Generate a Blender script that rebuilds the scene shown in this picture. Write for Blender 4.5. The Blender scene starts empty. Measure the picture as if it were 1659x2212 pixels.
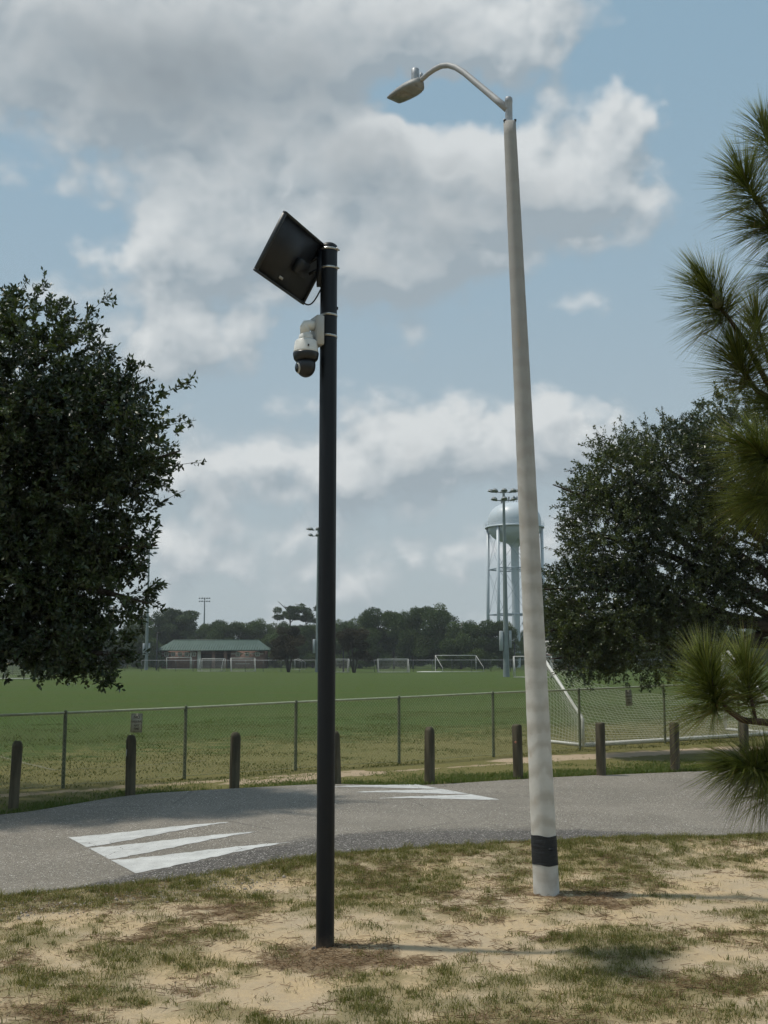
import bpy, math
import numpy as np
from mathutils import Matrix, Vector

SC = bpy.context.scene
COL = SC.collection
R_ = math.radians
rng = np.random.default_rng(7)

# ------------------------------------------------------------------ camera
PITCH = 0.13214
ROLL = 0.001
cd = bpy.data.cameras.new('camera')
cam = bpy.data.objects.new('camera', cd)
COL.objects.link(cam)
cd.sensor_fit = 'VERTICAL'
cd.sensor_height = 36.0
cd.lens = 2400.0 / 2212.0 * 36.0
cd.clip_start = 0.05
cd.clip_end = 4000
cam.matrix_world = Matrix.Translation((0, 0, 2.0)) @ Matrix.Rotation(math.pi / 2 + PITCH, 4, 'X') @ Matrix.Rotation(-ROLL, 4, 'Z')
SC.camera = cam

# ------------------------------------------------------------------ light
SUN_TO = Vector((-2.3, 0.25, 4.9)).normalized()      # direction towards the sun
SUN_EL = math.asin(SUN_TO.z)
SUN_AZ = math.atan2(SUN_TO.x, SUN_TO.y)
sd = bpy.data.lights.new('sun', 'SUN')
sd.energy = 2.7
sd.angle = R_(2.6)
sd.color = (1.0, 0.94, 0.84)
sun = bpy.data.objects.new('sun', sd)
COL.objects.link(sun)
sun.rotation_euler = SUN_TO.to_track_quat('Z', 'Y').to_euler()
sun.location = (0, 0, 60)
SC.view_settings.view_transform = 'Standard'
SC.view_settings.look = 'None'
SC.view_settings.exposure = 0.15
SC.view_settings.gamma = 1.0
SC.view_settings.use_curve_mapping = False
SC.render.engine = 'CYCLES'
SC.cycles.max_bounces = 5
SC.cycles.diffuse_bounces = 2
SC.cycles.use_adaptive_sampling = True
SC.cycles.adaptive_threshold = 0.02
SC.cycles.adaptive_min_samples = 8
SC.cycles.transparent_max_bounces = 8
SC.cycles.use_denoising = True


# ------------------------------------------------------------------ node helper
class S:
    """A node socket with arithmetic."""
    def __init__(self, nt, k):
        self.nt, self.k = nt, k

    def _m(self, op, *a, clamp=False):
        n = self.nt.nodes.new('ShaderNodeMath')
        n.operation = op
        n.use_clamp = clamp
        for i, v in enumerate((self,) + a):
            if isinstance(v, S):
                self.nt.links.new(v.k, n.inputs[i])
            else:
                n.inputs[i].default_value = v
        return S(self.nt, n.outputs[0])

    def __add__(s, o): return s._m('ADD', o)
    def __sub__(s, o): return s._m('SUBTRACT', o)
    def __mul__(s, o): return s._m('MULTIPLY', o)
    def __truediv__(s, o): return s._m('DIVIDE', o)
    __radd__ = __add__
    __rmul__ = __mul__
    def clamp(s): return s._m('ADD', 0.0, clamp=True)
    def exp(s): return s._m('EXPONENT')
    def power(s, e): return s._m('POWER', e)
    def asin(s): return s._m('ARCSINE')
    def atan2(s, o): return s._m('ARCTAN2', o)
    def abs(s): return s._m('ABSOLUTE')

    def smooth(s, a, b, lo=0.0, hi=1.0):
        n = s.nt.nodes.new('ShaderNodeMapRange')
        n.interpolation_type = 'SMOOTHSTEP'
        s.nt.links.new(s.k, n.inputs['Value'])
        n.inputs['From Min'].default_value = a
        n.inputs['From Max'].default_value = b
        n.inputs['To Min'].default_value = lo
        n.inputs['To Max'].default_value = hi
        return S(s.nt, n.outputs[0])


def mixc(nt, f, a, b, mode='MIX'):
    n = nt.nodes.new('ShaderNodeMix')
    n.data_type = 'RGBA'
    n.blend_type = mode
    for nm, v in (('Factor', f), ('A', a), ('B', b)):
        sk = [i for i in n.inputs if i.name == nm and (i.type == 'RGBA' or nm == 'Factor')]
        sk = [i for i in sk if i.enabled] or sk
        sk = sk[0]
        if isinstance(v, S):
            nt.links.new(v.k, sk)
        elif nm == 'Factor':
            sk.default_value = v
        else:
            sk.default_value = (*v, 1) if len(v) == 3 else v
    return S(nt, [o for o in n.outputs if o.type == 'RGBA'][0])


def noise(nt, vec, scale, detail=4.0, rough=0.55, dist=0.0, out=0):
    n = nt.nodes.new('ShaderNodeTexNoise')
    n.inputs['Scale'].default_value = scale
    n.inputs['Detail'].default_value = detail
    n.inputs['Roughness'].default_value = rough
    n.inputs['Distortion'].default_value = dist
    if vec is not None:
        nt.links.new(vec.k, n.inputs['Vector'])
    return S(nt, n.outputs[out])


def coord(nt, which='Object'):
    n = nt.nodes.new('ShaderNodeTexCoord')
    return S(nt, n.outputs[which])


def geo_pos(nt):
    return S(nt, nt.nodes.new('ShaderNodeNewGeometry').outputs['Position'])


def sepxyz(nt, v):
    n = nt.nodes.new('ShaderNodeSeparateXYZ')
    nt.links.new(v.k, n.inputs[0])
    return [S(nt, n.outputs[i]) for i in range(3)]


def vscale(nt, v, s, loc=(0, 0, 0)):
    n = nt.nodes.new('ShaderNodeMapping')
    n.inputs['Scale'].default_value = s
    n.inputs['Location'].default_value = loc
    nt.links.new(v.k, n.inputs['Vector'])
    return S(nt, n.outputs[0])


# ------------------------------------------------------------------ sky
world = bpy.data.worlds.new('World')
SC.world = world
world.use_nodes = True
wn = world.node_tree
wn.nodes.clear()
w_out = wn.nodes.new('ShaderNodeOutputWorld')
w_bg = wn.nodes.new('ShaderNodeBackground')
SKY_STR = 0.085
w_bg.inputs['Strength'].default_value = SKY_STR
wn.links.new(w_bg.outputs[0], w_out.inputs[0])
nish = wn.nodes.new('ShaderNodeTexSky')
nish.sky_type = 'NISHITA'
nish.sun_disc = False
nish.sun_elevation = SUN_EL
nish.sun_rotation = SUN_AZ
nish.air_density = 1.0
nish.dust_density = 2.5
nish.ozone_density = 1.0
# clouds: where the banks and the gaps between them stand (azimuth, elevation, half width, half height, weight)
CLOUDS = [(-0.231, 0.507, 0.227, 0.078, 1.0), (-0.013, 0.543, 0.146, 0.048, 0.8), (0.103, 0.53, 0.061, 0.031, 0.35),
          (0.001, 0.445, 0.061, 0.026, 0.75), (0.079, 0.417, 0.141, 0.045, 0.95), (0.218, 0.461, 0.054, 0.036, 0.95),
          (0.182, 0.404, 0.083, 0.034, 0.6), (-0.117, 0.385, 0.143, 0.054, 0.7), (0.031, 0.356, 0.112, 0.035, 0.6),
          (-0.213, 0.349, 0.067, 0.035, 0.4), (-0.182, 0.271, 0.071, 0.032, 0.6), (0.03, 0.205, 0.047, 0.033, 0.6),
          (0.164, 0.207, 0.049, 0.033, 0.65), (0.097, 0.18, 0.107, 0.025, 0.5), (-0.147, 0.175, 0.037, 0.021, 0.5),
          (-0.055, 0.155, 0.076, 0.021, 0.5), (0.192, 0.306, 0.033, 0.02, 0.35), (0.324, 0.369, 0.035, 0.022, 0.25),
          (-0.157, 0.092, 0.049, 0.021, 0.3), (-0.033, 0.072, 0.038, 0.017, 0.3), (0.071, 0.101, 0.123, 0.025, 0.4),
          (0.054, 0.487, 0.061, 0.022, -0.8), (0.302, 0.491, 0.102, 0.087, -0.8), (-0.307, 0.371, 0.052, 0.041, -0.55),
          (0.22, 0.269, 0.099, 0.048, -0.5), (-0.081, 0.275, 0.047, 0.032, -0.4), (0.043, 0.271, 0.064, 0.028, -0.35)]


def cloud_density(v, hi=True):
    x, y, z = sepxyz(wn, v)
    az = x.atan2(y)
    el = z.asin()
    wob = noise(wn, v, 7.0, 4, 0.62, out=1)
    wx, wy, wz = sepxyz(wn, wob)
    az = az + (wx - 0.5) * 0.20
    el = el + (wy - 0.5) * 0.10
    t = None
    for (a, e, ra, re, amp) in CLOUDS:
        da = (az - a) * (1.0 / ra)
        de = (el - e) * (1.0 / re)
        g = ((da * da + de * de) * -1.0).exp() * amp
        t = g if t is None else t + g
    big = noise(wn, vscale(wn, v, (1, 1, 2.0)), 4.0, 3, 0.5)
    fine = noise(wn, vscale(wn, v, (1, 1, 1.35)), 11.0, 6, 0.58)
    # billows: rounded heads, sharp creases between them
    bn = noise(wn, mixc(wn, 0.05, vscale(wn, v, (1, 1, 1.25)), wob), 15.0, 3, 0.5)
    bil = (bn - 0.5).abs() * 2.0
    return t * 0.44 + (big - 0.5) * 0.38 + (fine - 0.5) * 0.55 + (bil - 0.2) * 0.34 + 0.40


vdir = coord(wn, 'Generated')
d0 = cloud_density(vdir)
off = wn.nodes.new('ShaderNodeVectorMath')
off.operation = 'ADD'
wn.links.new(vdir.k, off.inputs[0])
off.inputs[1].default_value = (-0.006, 0.0, 0.022)
offn = wn.nodes.new('ShaderNodeVectorMath')
offn.operation = 'NORMALIZE'
wn.links.new(off.outputs[0], offn.inputs[0])
d1 = cloud_density(S(wn, offn.outputs[0]))
cover = d0.smooth(0.34, 0.57)
lit = ((d0 - d1) * 3.2 + 0.46).clamp()
thick = d0.smooth(0.66, 1.10)
vx_, vy_, vz_ = sepxyz(wn, vdir)
da_ = (vx_.atan2(vy_) + 0.20) * (1.0 / 0.17)
de_ = (vz_.asin() - 0.50) * (1.0 / 0.065)
deck = ((da_ * da_ + de_ * de_) * -1.0).exp()
k = 1.0 / SKY_STR
c_lit = tuple(k * c for c in (0.63, 0.655, 0.66))
c_shd = tuple(k * c for c in (0.31, 0.365, 0.405))
c_thk = tuple(k * c for c in (0.255, 0.29, 0.315))
ccol = mixc(wn, lit, c_shd, c_lit)
ccol = mixc(wn, (thick * 0.5 + deck * 0.65).clamp(), ccol, c_thk)
# humid summer air: the blue pales towards the horizon
_, _, zz = sepxyz(wn, vdir)
skyc = S(wn, nish.outputs[0])
skyc = mixc(wn, zz.smooth(-0.02, 0.60, 0.90, 0.80), skyc, mixc(wn, zz.smooth(0.0, 0.55), tuple(k * c for c in (0.40, 0.465, 0.495)), tuple(k * c for c in (0.265, 0.405, 0.505))))
fin = mixc(wn, (cover * 0.92), skyc, ccol)
world.cycles.sampling_method = 'MANUAL'
world.cycles.sample_map_resolution = 256
wn.links.new(fin.k, w_bg.inputs['Color'])


# ------------------------------------------------------------------ materials
def mat(name):
    m = bpy.data.materials.new(name)
    m.use_nodes = True
    nt = m.node_tree
    b = nt.nodes['Principled BSDF']
    return m, nt, b


def bump(nt, b, h, strength=0.3, dist=0.02):
    n = nt.nodes.new('ShaderNodeBump')
    n.inputs['Strength'].default_value = strength
    n.inputs['Distance'].default_value = dist
    nt.links.new(h.k, n.inputs['Height'])
    nt.links.new(n.outputs[0], b.inputs['Normal'])


def pm(name, col, rough=0.6, var=0.2, scale=6.0, metal=0.0, spec=0.4, bmp=0.0, bscale=60.0, dirt=None, dscale=2.0, stretch=(1, 1, 1)):
    m, nt, b = mat(name)
    co = vscale(nt, coord(nt), stretch)
    f = noise(nt, co, scale, 5, 0.6)
    lo = tuple(c * (1 - var) for c in col)
    hi = tuple(min(1, c * (1 + var)) for c in col)
    c = mixc(nt, f.smooth(0.3, 0.7), lo, hi)
    if dirt:
        g = noise(nt, co, dscale, 6, 0.65, 0.5)
        c = mixc(nt, g.smooth(0.5, 0.72) * 0.8, c, dirt)
    nt.links.new(c.k, b.inputs['Base Color'])
    b.inputs['Roughness'].default_value = rough
    b.inputs['Metallic'].default_value = metal
    b.inputs['Specular IOR Level'].default_value = spec
    if bmp:
        bump(nt, b, noise(nt, co, bscale, 4, 0.6), bmp, 0.01)
    return m


def leaf_mat(name, dark, light, straw=None, trans=0.35, rough=0.45, spec=0.4):
    m, nt, b = mat(name)
    at = nt.nodes.new('ShaderNodeAttribute')
    at.attribute_name = 'tint'
    f = S(nt, at.outputs['Fac'])
    c = mixc(nt, f.smooth(0.0, 0.8), dark, light)
    if straw:
        c = mixc(nt, f.smooth(0.8, 0.95), c, straw)
    nt.links.new(c.k, b.inputs['Base Color'])
    b.inputs['Roughness'].default_value = rough
    b.inputs['Specular IOR Level'].default_value = spec
    t = nt.nodes.new('ShaderNodeBsdfTranslucent')
    c2 = mixc(nt, 1.0, c, (1.0, 1.05, 0.45), 'MULTIPLY')
    nt.links.new(c2.k, t.inputs['Color'])
    mx = nt.nodes.new('ShaderNodeMixShader')
    mx.inputs[0].default_value = trans
    nt.links.new(b.outputs[0], mx.inputs[1])
    nt.links.new(t.outputs[0], mx.inputs[2])
    nt.links.new(mx.outputs[0], nt.nodes['Material Output'].inputs[0])
    return m


M = {}
M['black_paint'] = pm('black_paint', (0.006, 0.008, 0.011), 0.42, 0.25, 8, spec=0.3, bmp=0.05, bscale=150, dirt=(0.012, 0.013, 0.015), dscale=3)
M['steel'] = pm('stainless_steel', (0.5, 0.5, 0.48), 0.35, 0.15, 30, metal=0.9)
M['galv'] = pm('galvanised_steel', (0.34, 0.36, 0.38), 0.5, 0.15, 10, metal=0.4)
M['white_plastic'] = pm('white_plastic', (0.66, 0.66, 0.63), 0.4, 0.05, 10, dirt=(0.45, 0.44, 0.40), dscale=6)
M['grey_plastic'] = pm('grey_plastic', (0.42, 0.42, 0.40), 0.5, 0.08, 10)
M['black_plastic'] = pm('black_plastic', (0.012, 0.014, 0.017), 0.35, 0.1, 10, spec=0.5)
M['dark_glass'] = pm('dark_glass', (0.006, 0.008, 0.01), 0.06, 0.05, 10, spec=0.6)
M['panel_back'] = pm('panel_back', (0.014, 0.017, 0.022), 0.5, 0.2, 6)
M['panel_cells'] = pm('panel_cells', (0.01, 0.014, 0.04), 0.12, 0.1, 6, spec=0.6)
M['panel_frame'] = pm('panel_frame', (0.02, 0.024, 0.028), 0.4, 0.1, 10)
M['lamp_grey'] = pm('lamp_grey', (0.25, 0.26, 0.26), 0.55, 0.12, 9, dirt=(0.2, 0.19, 0.16), dscale=8)
M['lamp_glass'] = pm('lamp_lens', (0.22, 0.22, 0.20), 0.25, 0.2, 40)
M['tape'] = pm('black_tape', (0.022, 0.024, 0.027), 0.6, 0.35, 30, spec=0.3, bmp=0.5, bscale=14, stretch=(0.3, 0.3, 6))
M['arm_metal'] = pm('arm_metal', (0.33, 0.335, 0.34), 0.55, 0.08, 7)
M['wood_post'] = pm('weathered_wood', (0.085, 0.074, 0.050), 0.85, 0.45, 7, spec=0.15, bmp=0.5, bscale=25, dirt=(0.035, 0.038, 0.022), dscale=3, stretch=(1, 1, 0.15))
M['sunlit_rail'] = pm('sunlit_rail_coating', (0.33, 0.35, 0.24), 0.45, 0.12, 9, spec=0.4)  # lighter copy of the fence coating: the rail's sunlit brightness is in the colour
M['fence_green'] = pm('fence_coating', (0.10, 0.115, 0.065), 0.5, 0.15, 9, spec=0.4)
M['wire'] = pm('fence_wire', (0.26, 0.26, 0.15), 0.5, 0.2, 9, spec=0.4)
M['far_wire'] = pm('far_fence_wire', (0.10, 0.11, 0.10), 0.6, 0.1, 4)
M['goal_white'] = pm('goal_white', (0.62, 0.62, 0.58), 0.5, 0.08, 8, dirt=(0.35, 0.33, 0.27), dscale=4)
M['far_goal_white'] = pm('far_goal_white', (0.46, 0.46, 0.43), 0.6, 0.1, 2)
M['far_net'] = pm('far_net_cord', (0.30, 0.30, 0.27), 0.8, 0.1, 2)
M['net'] = pm('net_cord', (0.55, 0.55, 0.50), 0.8, 0.1, 8)
M['sign'] = pm('sign_face', (0.40, 0.39, 0.31), 0.6, 0.12, 12, dirt=(0.26, 0.24, 0.2), dscale=6)
M['sign_ink'] = pm('sign_ink', (0.07, 0.045, 0.03), 0.6, 0.1, 12)
M['reflect_red'] = pm('reflector_red', (0.32, 0.13, 0.08), 0.3, 0.1, 12)
M['paint_white'] = pm('white_paint', (0.58, 0.60, 0.60), 0.6, 0.08, 6)
M['mast'] = pm('mast_steel', (0.20, 0.235, 0.23), 0.55, 0.12, 0.6, metal=0.2)
M['mast_lamp'] = pm('floodlight_metal', (0.20, 0.22, 0.225), 0.5, 0.15, 2)
M['cabinet'] = pm('cabinet_grey', (0.33, 0.36, 0.37), 0.5, 0.05, 1)
M['tower'] = pm('tower_paint', (0.48, 0.535, 0.575), 0.38, 0.05, 0.15, spec=0.5)
M['tower_dark'] = pm('tower_steel', (0.27, 0.33, 0.38), 0.5, 0.08, 0.3)
M['antenna'] = pm('antenna_grey', (0.14, 0.15, 0.15), 0.6, 0.1, 2)
M['roof_green'] = pm('green_metal_roof', (0.058, 0.094, 0.072), 0.5, 0.1, 0.4)
M['brick'] = pm('brick_red', (0.21, 0.125, 0.10), 0.85, 0.2, 2, bmp=0.1)
M['trim'] = pm('pale_trim', (0.58, 0.57, 0.53), 0.7, 0.08, 2)
M['pane'] = pm('window_pane', (0.015, 0.018, 0.02), 0.1, 0.1, 2, spec=0.6)
M['recess_shade'] = pm('painted_recess_shade', (0.06, 0.048, 0.04), 0.8, 0.1, 2)
M['roof_grey'] = pm('grey_shingle', (0.20, 0.19, 0.18), 0.8, 0.15, 3)
M['yellow'] = pm('yellow_paint', (0.48, 0.37, 0.16), 0.5, 0.1, 2)
M['bark'] = pm('oak_bark', (0.055, 0.045, 0.035), 0.9, 0.4, 6, spec=0.1, bmp=0.6, bscale=18, stretch=(1, 1, 0.3))
M['pine_bark'] = pm('pine_bark', (0.085, 0.06, 0.042), 0.9, 0.4, 14, spec=0.1, bmp=0.7, bscale=45)
M['far_bark'] = pm('far_bark', (0.07, 0.06, 0.05), 0.9, 0.2, 2)
M['cone'] = pm('pine_cone', (0.07, 0.075, 0.03), 0.8, 0.3, 60, bmp=0.8, bscale=90)
M['oak_leaf'] = leaf_mat('oak_leaf', (0.016, 0.030, 0.011), (0.058, 0.082, 0.026), trans=0.25, rough=0.34, spec=0.5)
M['oak_leaf2'] = leaf_mat('pale_oak_leaf', (0.022, 0.038, 0.013), (0.092, 0.115, 0.036), trans=0.3, rough=0.30, spec=0.65)
M['needle'] = leaf_mat('pine_needle', (0.095, 0.130, 0.024), (0.28, 0.315, 0.058), (0.30, 0.23, 0.09), trans=0.58, rough=0.4, spec=0.5)
M['far_leaf'] = leaf_mat('far_foliage', (0.026, 0.050, 0.014), (0.090, 0.132, 0.038), trans=0.15, rough=0.6, spec=0.2)
M['far_leaf2'] = leaf_mat('far_pine_foliage', (0.026, 0.046, 0.020), (0.080, 0.112, 0.045), trans=0.15, rough=0.6, spec=0.2)
M['myrtle_leaf'] = leaf_mat('reddish_foliage', (0.022, 0.022, 0.012), (0.060, 0.050, 0.028), trans=0.15, rough=0.6, spec=0.2)
M['grass'] = leaf_mat('grass_blades', (0.098, 0.106, 0.030), (0.195, 0.198, 0.060), (0.32, 0.26, 0.13), trans=0.35, rough=0.55, spec=0.25)
M['straw'] = leaf_mat('dead_straw', (0.10, 0.062, 0.035), (0.26, 0.17, 0.095), trans=0.05, rough=0.8, spec=0.1)
M['gravel'] = pm('gravel_stone', (0.29, 0.25, 0.20), 0.85, 0.3, 40)

# black paint of the camera pole: dusty near the ground, dulled in streaks
m, nt, b = mat('pole_paint')
co = coord(nt)
_, _, zc_ = sepxyz(nt, co)
c = mixc(nt, noise(nt, vscale(nt, co, (6, 6, 0.5)), 2.0, 5, 0.65).smooth(0.45, 0.75) * 0.6, (0.006, 0.008, 0.011), (0.016, 0.018, 0.021))
dst = (zc_ * -4.0 + 0.75 + (noise(nt, co, 12, 5, 0.7) - 0.5) * 1.2).smooth(0.1, 1.0)
c = mixc(nt, dst * 0.55, c, (0.16, 0.125, 0.085))
nt.links.new(c.k, b.inputs['Base Color'])
b.inputs['Specular IOR Level'].default_value = 0.3
rg = noise(nt, vscale(nt, co, (5, 5, 0.8)), 3.0, 5, 0.6).smooth(0.3, 0.7, 0.36, 0.52)
nt.links.new(rg.k, b.inputs['Roughness'])
M['pole_paint'] = m

# concrete of the white lamp column: pale with faint casting rings and rusty stains
m, nt, b = mat('spun_concrete')
co = coord(nt)
c = mixc(nt, noise(nt, co, 5, 5, 0.6).smooth(0.3, 0.7), (0.51, 0.495, 0.455), (0.60, 0.585, 0.545))
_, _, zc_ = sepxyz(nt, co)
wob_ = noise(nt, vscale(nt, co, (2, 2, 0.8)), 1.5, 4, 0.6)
wave = (zc_ * 31.0 + wob_ * 16.0)._m('SINE') * 0.5 + 0.5
ring = (wave * 0.32 + noise(nt, vscale(nt, co, (0.5, 0.5, 2.6)), 2.2, 4, 0.65) * 0.75)
c = mixc(nt, ring.smooth(0.42, 0.80) * 0.62, c, (0.37, 0.33, 0.275))
# greyer towards the top, with an uneven transition
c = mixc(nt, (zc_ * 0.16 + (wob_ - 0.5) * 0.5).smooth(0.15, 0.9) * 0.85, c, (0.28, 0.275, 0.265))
stn = noise(nt, vscale(nt, co, (4, 4, 1.2)), 2.0, 5, 0.65)
c = mixc(nt, stn.smooth(0.6, 0.8) * 0.6, c, (0.42, 0.31, 0.20))
nt.links.new(c.k, b.inputs['Base Color'])
b.inputs['Roughness'].default_value = 0.75
b.inputs['Specular IOR Level'].default_value = 0.25
bump(nt, b, ring * 0.5 + noise(nt, co, 90, 3, 0.6) * 0.15, 0.2, 0.02)
M['concrete'] = m

# asphalt with pale aggregate
m, nt, b = mat('asphalt')
po = geo_pos(nt)
vor = nt.nodes.new('ShaderNodeTexVoronoi')
vor.inputs['Scale'].default_value = 90
nt.links.new(po.k, vor.inputs['Vector'])
cell = S(nt, vor.outputs['Color'])
cr, cg, cb = sepxyz(nt, cell)
c = mixc(nt, cr.power(1.6), (0.128, 0.113, 0.092), (0.325, 0.292, 0.242))
c = mixc(nt, cg.smooth(0.965, 0.98), c, (0.68, 0.66, 0.62))
big = noise(nt, po, 0.7, 5, 0.6)
c = mixc(nt, big.smooth(0.35, 0.7) * 0.45, c, (0.145, 0.130, 0.108))
tyre = noise(nt, vscale(nt, po, (1, 1, 1)), 0.28, 5, 0.7).smooth(0.45, 0.62)
c = mixc(nt, tyre * 0.30, c, (0.30, 0.27, 0.225))
vc = nt.nodes.new('ShaderNodeTexVoronoi')
vc.feature = 'DISTANCE_TO_EDGE'
vc.inputs['Scale'].default_value = 0.42
nt.links.new(mixc(nt, 0.10, po, noise(nt, po, 1.6, 5, 0.65, out=1)).k, vc.inputs['Vector'])
crk = S(nt, vc.outputs['Distance']).smooth(0.003, 0.010, 1, 0) * noise(nt, po, 0.5, 2, 0.5).smooth(0.46, 0.56)
c = mixc(nt, crk * 0.28, c, (0.04, 0.036, 0.03))
at = nt.nodes.new('ShaderNodeAttribute')
at.attribute_name = 'edge'
edge = S(nt, at.outputs['Fac'])
ed = (edge + (noise(nt, po, 3.0, 5, 0.65) - 0.5) * 0.9).smooth(0.42, 0.75)
dk = mixc(nt, cr.power(2.5), (0.038, 0.034, 0.032), (0.17, 0.155, 0.14))
dk = mixc(nt, cg.smooth(0.94, 0.96), dk, (0.5, 0.48, 0.44))
c = mixc(nt, ed * 0.85, c, dk)
nt.links.new(c.k, b.inputs['Base Color'])
b.inputs['Roughness'].default_value = 0.8
b.inputs['Specular IOR Level'].default_value = 0.3
bump(nt, b, S(nt, vor.outputs['Distance']) * -1.0 + noise(nt, po, 40, 3, 0.6) * 0.6, 0.55, 0.012)
M['asphalt'] = m

# worn road paint: cracked, the asphalt shows through here and there
m, nt, b = mat('road_paint')
po = geo_pos(nt)
vor = nt.nodes.new('ShaderNodeTexVoronoi')
vor.feature = 'DISTANCE_TO_EDGE'
vor.inputs['Scale'].default_value = 3.2
wv = vscale(nt, po, (1, 1, 1))
nt.links.new(mixc(nt, 0.12, po, noise(nt, po, 7, 4, 0.6, out=1)).k, vor.inputs['Vector'])
crack = S(nt, vor.outputs['Distance']).smooth(0.004, 0.014, 1, 0)
crack = crack * noise(nt, po, 1.1, 3, 0.5).smooth(0.48, 0.58)
chip = noise(nt, po, 38, 4, 0.7).smooth(0.60, 0.68)
wornp = noise(nt, po, 2.4, 5, 0.65).smooth(0.52, 0.72)
c = mixc(nt, noise(nt, po, 5, 5, 0.6).smooth(0.3, 0.7), (0.44, 0.44, 0.425), (0.56, 0.56, 0.54))
c = mixc(nt, (crack + chip * 0.55 + wornp * 0.28).clamp(), c, (0.12, 0.11, 0.10))
nt.links.new(c.k, b.inputs['Base Color'])
b.inputs['Roughness'].default_value = 0.7
bump(nt, b, noise(nt, po, 70, 3, 0.6), 0.5, 0.008)
M['road_paint'] = m

# the playing field and the ground behind it
m, nt, b = mat('field_turf')
po = geo_pos(nt)
X, Y, Z = sepxyz(nt, po)
n1 = noise(nt, po, 0.35, 6, 0.6)
n2 = noise(nt, vscale(nt, po, (1, 0.55, 1)), 3.0, 6, 0.65)
n3 = noise(nt, po, 26.0, 4, 0.7)
n4 = noise(nt, vscale(nt, po, (0.7, 1.6, 1)), 1.4, 6, 0.72)
gcol = mixc(nt, n2.smooth(0.3, 0.7), (0.044, 0.078, 0.014), (0.063, 0.100, 0.021))
gcol = mixc(nt, noise(nt, vscale(nt, po, (0.06, 0.5, 1)), 0.45, 5, 0.65).smooth(0.42, 0.60) * 0.75, gcol, (0.068, 0.084, 0.022))
gcol = mixc(nt, n3.smooth(0.35, 0.75) * 0.5, gcol, (0.074, 0.102, 0.028))
# play has worn the grass thin along the fence
q = Y - X * 0.72
wear = q.smooth(21.0, 40.0, 1.0, 0.0)
wearm = (wear * 0.86 + (n4 - 0.5) * 1.5 + (n2 - 0.5) * 0.9 + (n1 - 0.5) * 0.7).smooth(0.25, 0.75)
gcol = mixc(nt, wearm * 0.8, gcol, mixc(nt, n3, (0.150, 0.138, 0.048), (0.240, 0.200, 0.086)))
# bare sand along the fence foot
def along(ax, ay, bx, by, half):
    L = math.hypot(bx - ax, by - ay)
    ux, uy = (bx - ax) / L, (by - ay) / L
    t = (X - ax) * ux + (Y - ay) * uy
    d = ((X - ax) * -uy + (Y - ay) * ux).abs()
    over = (t * -1.0)._m('MAXIMUM', t - L)._m('MAXIMUM', 0.0)
    return (d * (1.0 / half) + over * (1.0 / half))
sandn = (n2 - 0.5) * 2.0 + (n1 - 0.5) * 1.0
sand = (along(2.6, 22.9, 8.6, 26.2, 0.55) + sandn * 0.9).smooth(0.7, 1.15, 1, 0)
sand = sand + (along(-2.4, 18.8, -0.2, 20.5, 0.42) + sandn * 1.2).smooth(0.6, 1.0, 1, 0) * 0.9
sand = sand + (along(-6.0, 16.9, -0.5, 20.8, 0.30) + sandn * 1.6).smooth(0.2, 0.7, 1, 0) * 0.7
sand = sand + (along(0.2, 20.8, 3.0, 22.6, 0.2) + sandn * 1.6).smooth(0.2, 0.7, 1, 0) * 0.7
scol = mixc(nt, n3, (0.36, 0.27, 0.18), (0.52, 0.41, 0.29))
gcol = mixc(nt, sand.clamp(), gcol, scol)
nt.links.new(gcol.k, b.inputs['Base Color'])
b.inputs['Roughness'].default_value = 0.9
b.inputs['Specular IOR Level'].default_value = 0.1
bump(nt, b, n3 + noise(nt, po, 9.0, 4, 0.6), 0.7, 0.06)
M['turf'] = m

# the sandy roadside the poles stand in
m, nt, b = mat('sandy_soil')
po = geo_pos(nt)
def attr(nm):
    a = nt.nodes.new('ShaderNodeAttribute')
    a.attribute_name = nm
    return S(nt, a.outputs['Fac'])
gv, tv = attr('green'), attr('thatch')
f1 = noise(nt, po, 1.3, 5, 0.6)
f2 = noise(nt, po, 22, 6, 0.7)
f3 = noise(nt, po, 140, 3, 0.6)
sc_ = mixc(nt, f1.smooth(0.35, 0.65), (0.42, 0.335, 0.225), (0.50, 0.37, 0.21))
sc_ = mixc(nt, f2.smooth(0.3, 0.75) * 0.5, sc_, (0.30, 0.235, 0.165))
sc_ = mixc(nt, f3.smooth(0.35, 0.8) * 0.35, sc_, (0.54, 0.46, 0.35))
th = mixc(nt, f2.smooth(0.35, 0.7), (0.12, 0.082, 0.048), (0.26, 0.19, 0.115))
gr = mixc(nt, f2.smooth(0.35, 0.7), (0.115, 0.108, 0.042), (0.225, 0.19, 0.09))
c = mixc(nt, (tv + (f2 - 0.5) * 0.9).smooth(0.35, 0.7) * 0.9, sc_, th)
c = mixc(nt, (gv + (f2 - 0.5) * 0.8).smooth(0.35, 0.85) * 0.65, c, gr)
nt.links.new(c.k, b.inputs['Base Color'])
b.inputs['Roughness'].default_value = 0.95
b.inputs['Specular IOR Level'].default_value = 0.1
bump(nt, b, f2 + f3 * 0.4, 0.6, 0.02)
M['sandy'] = m


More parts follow.
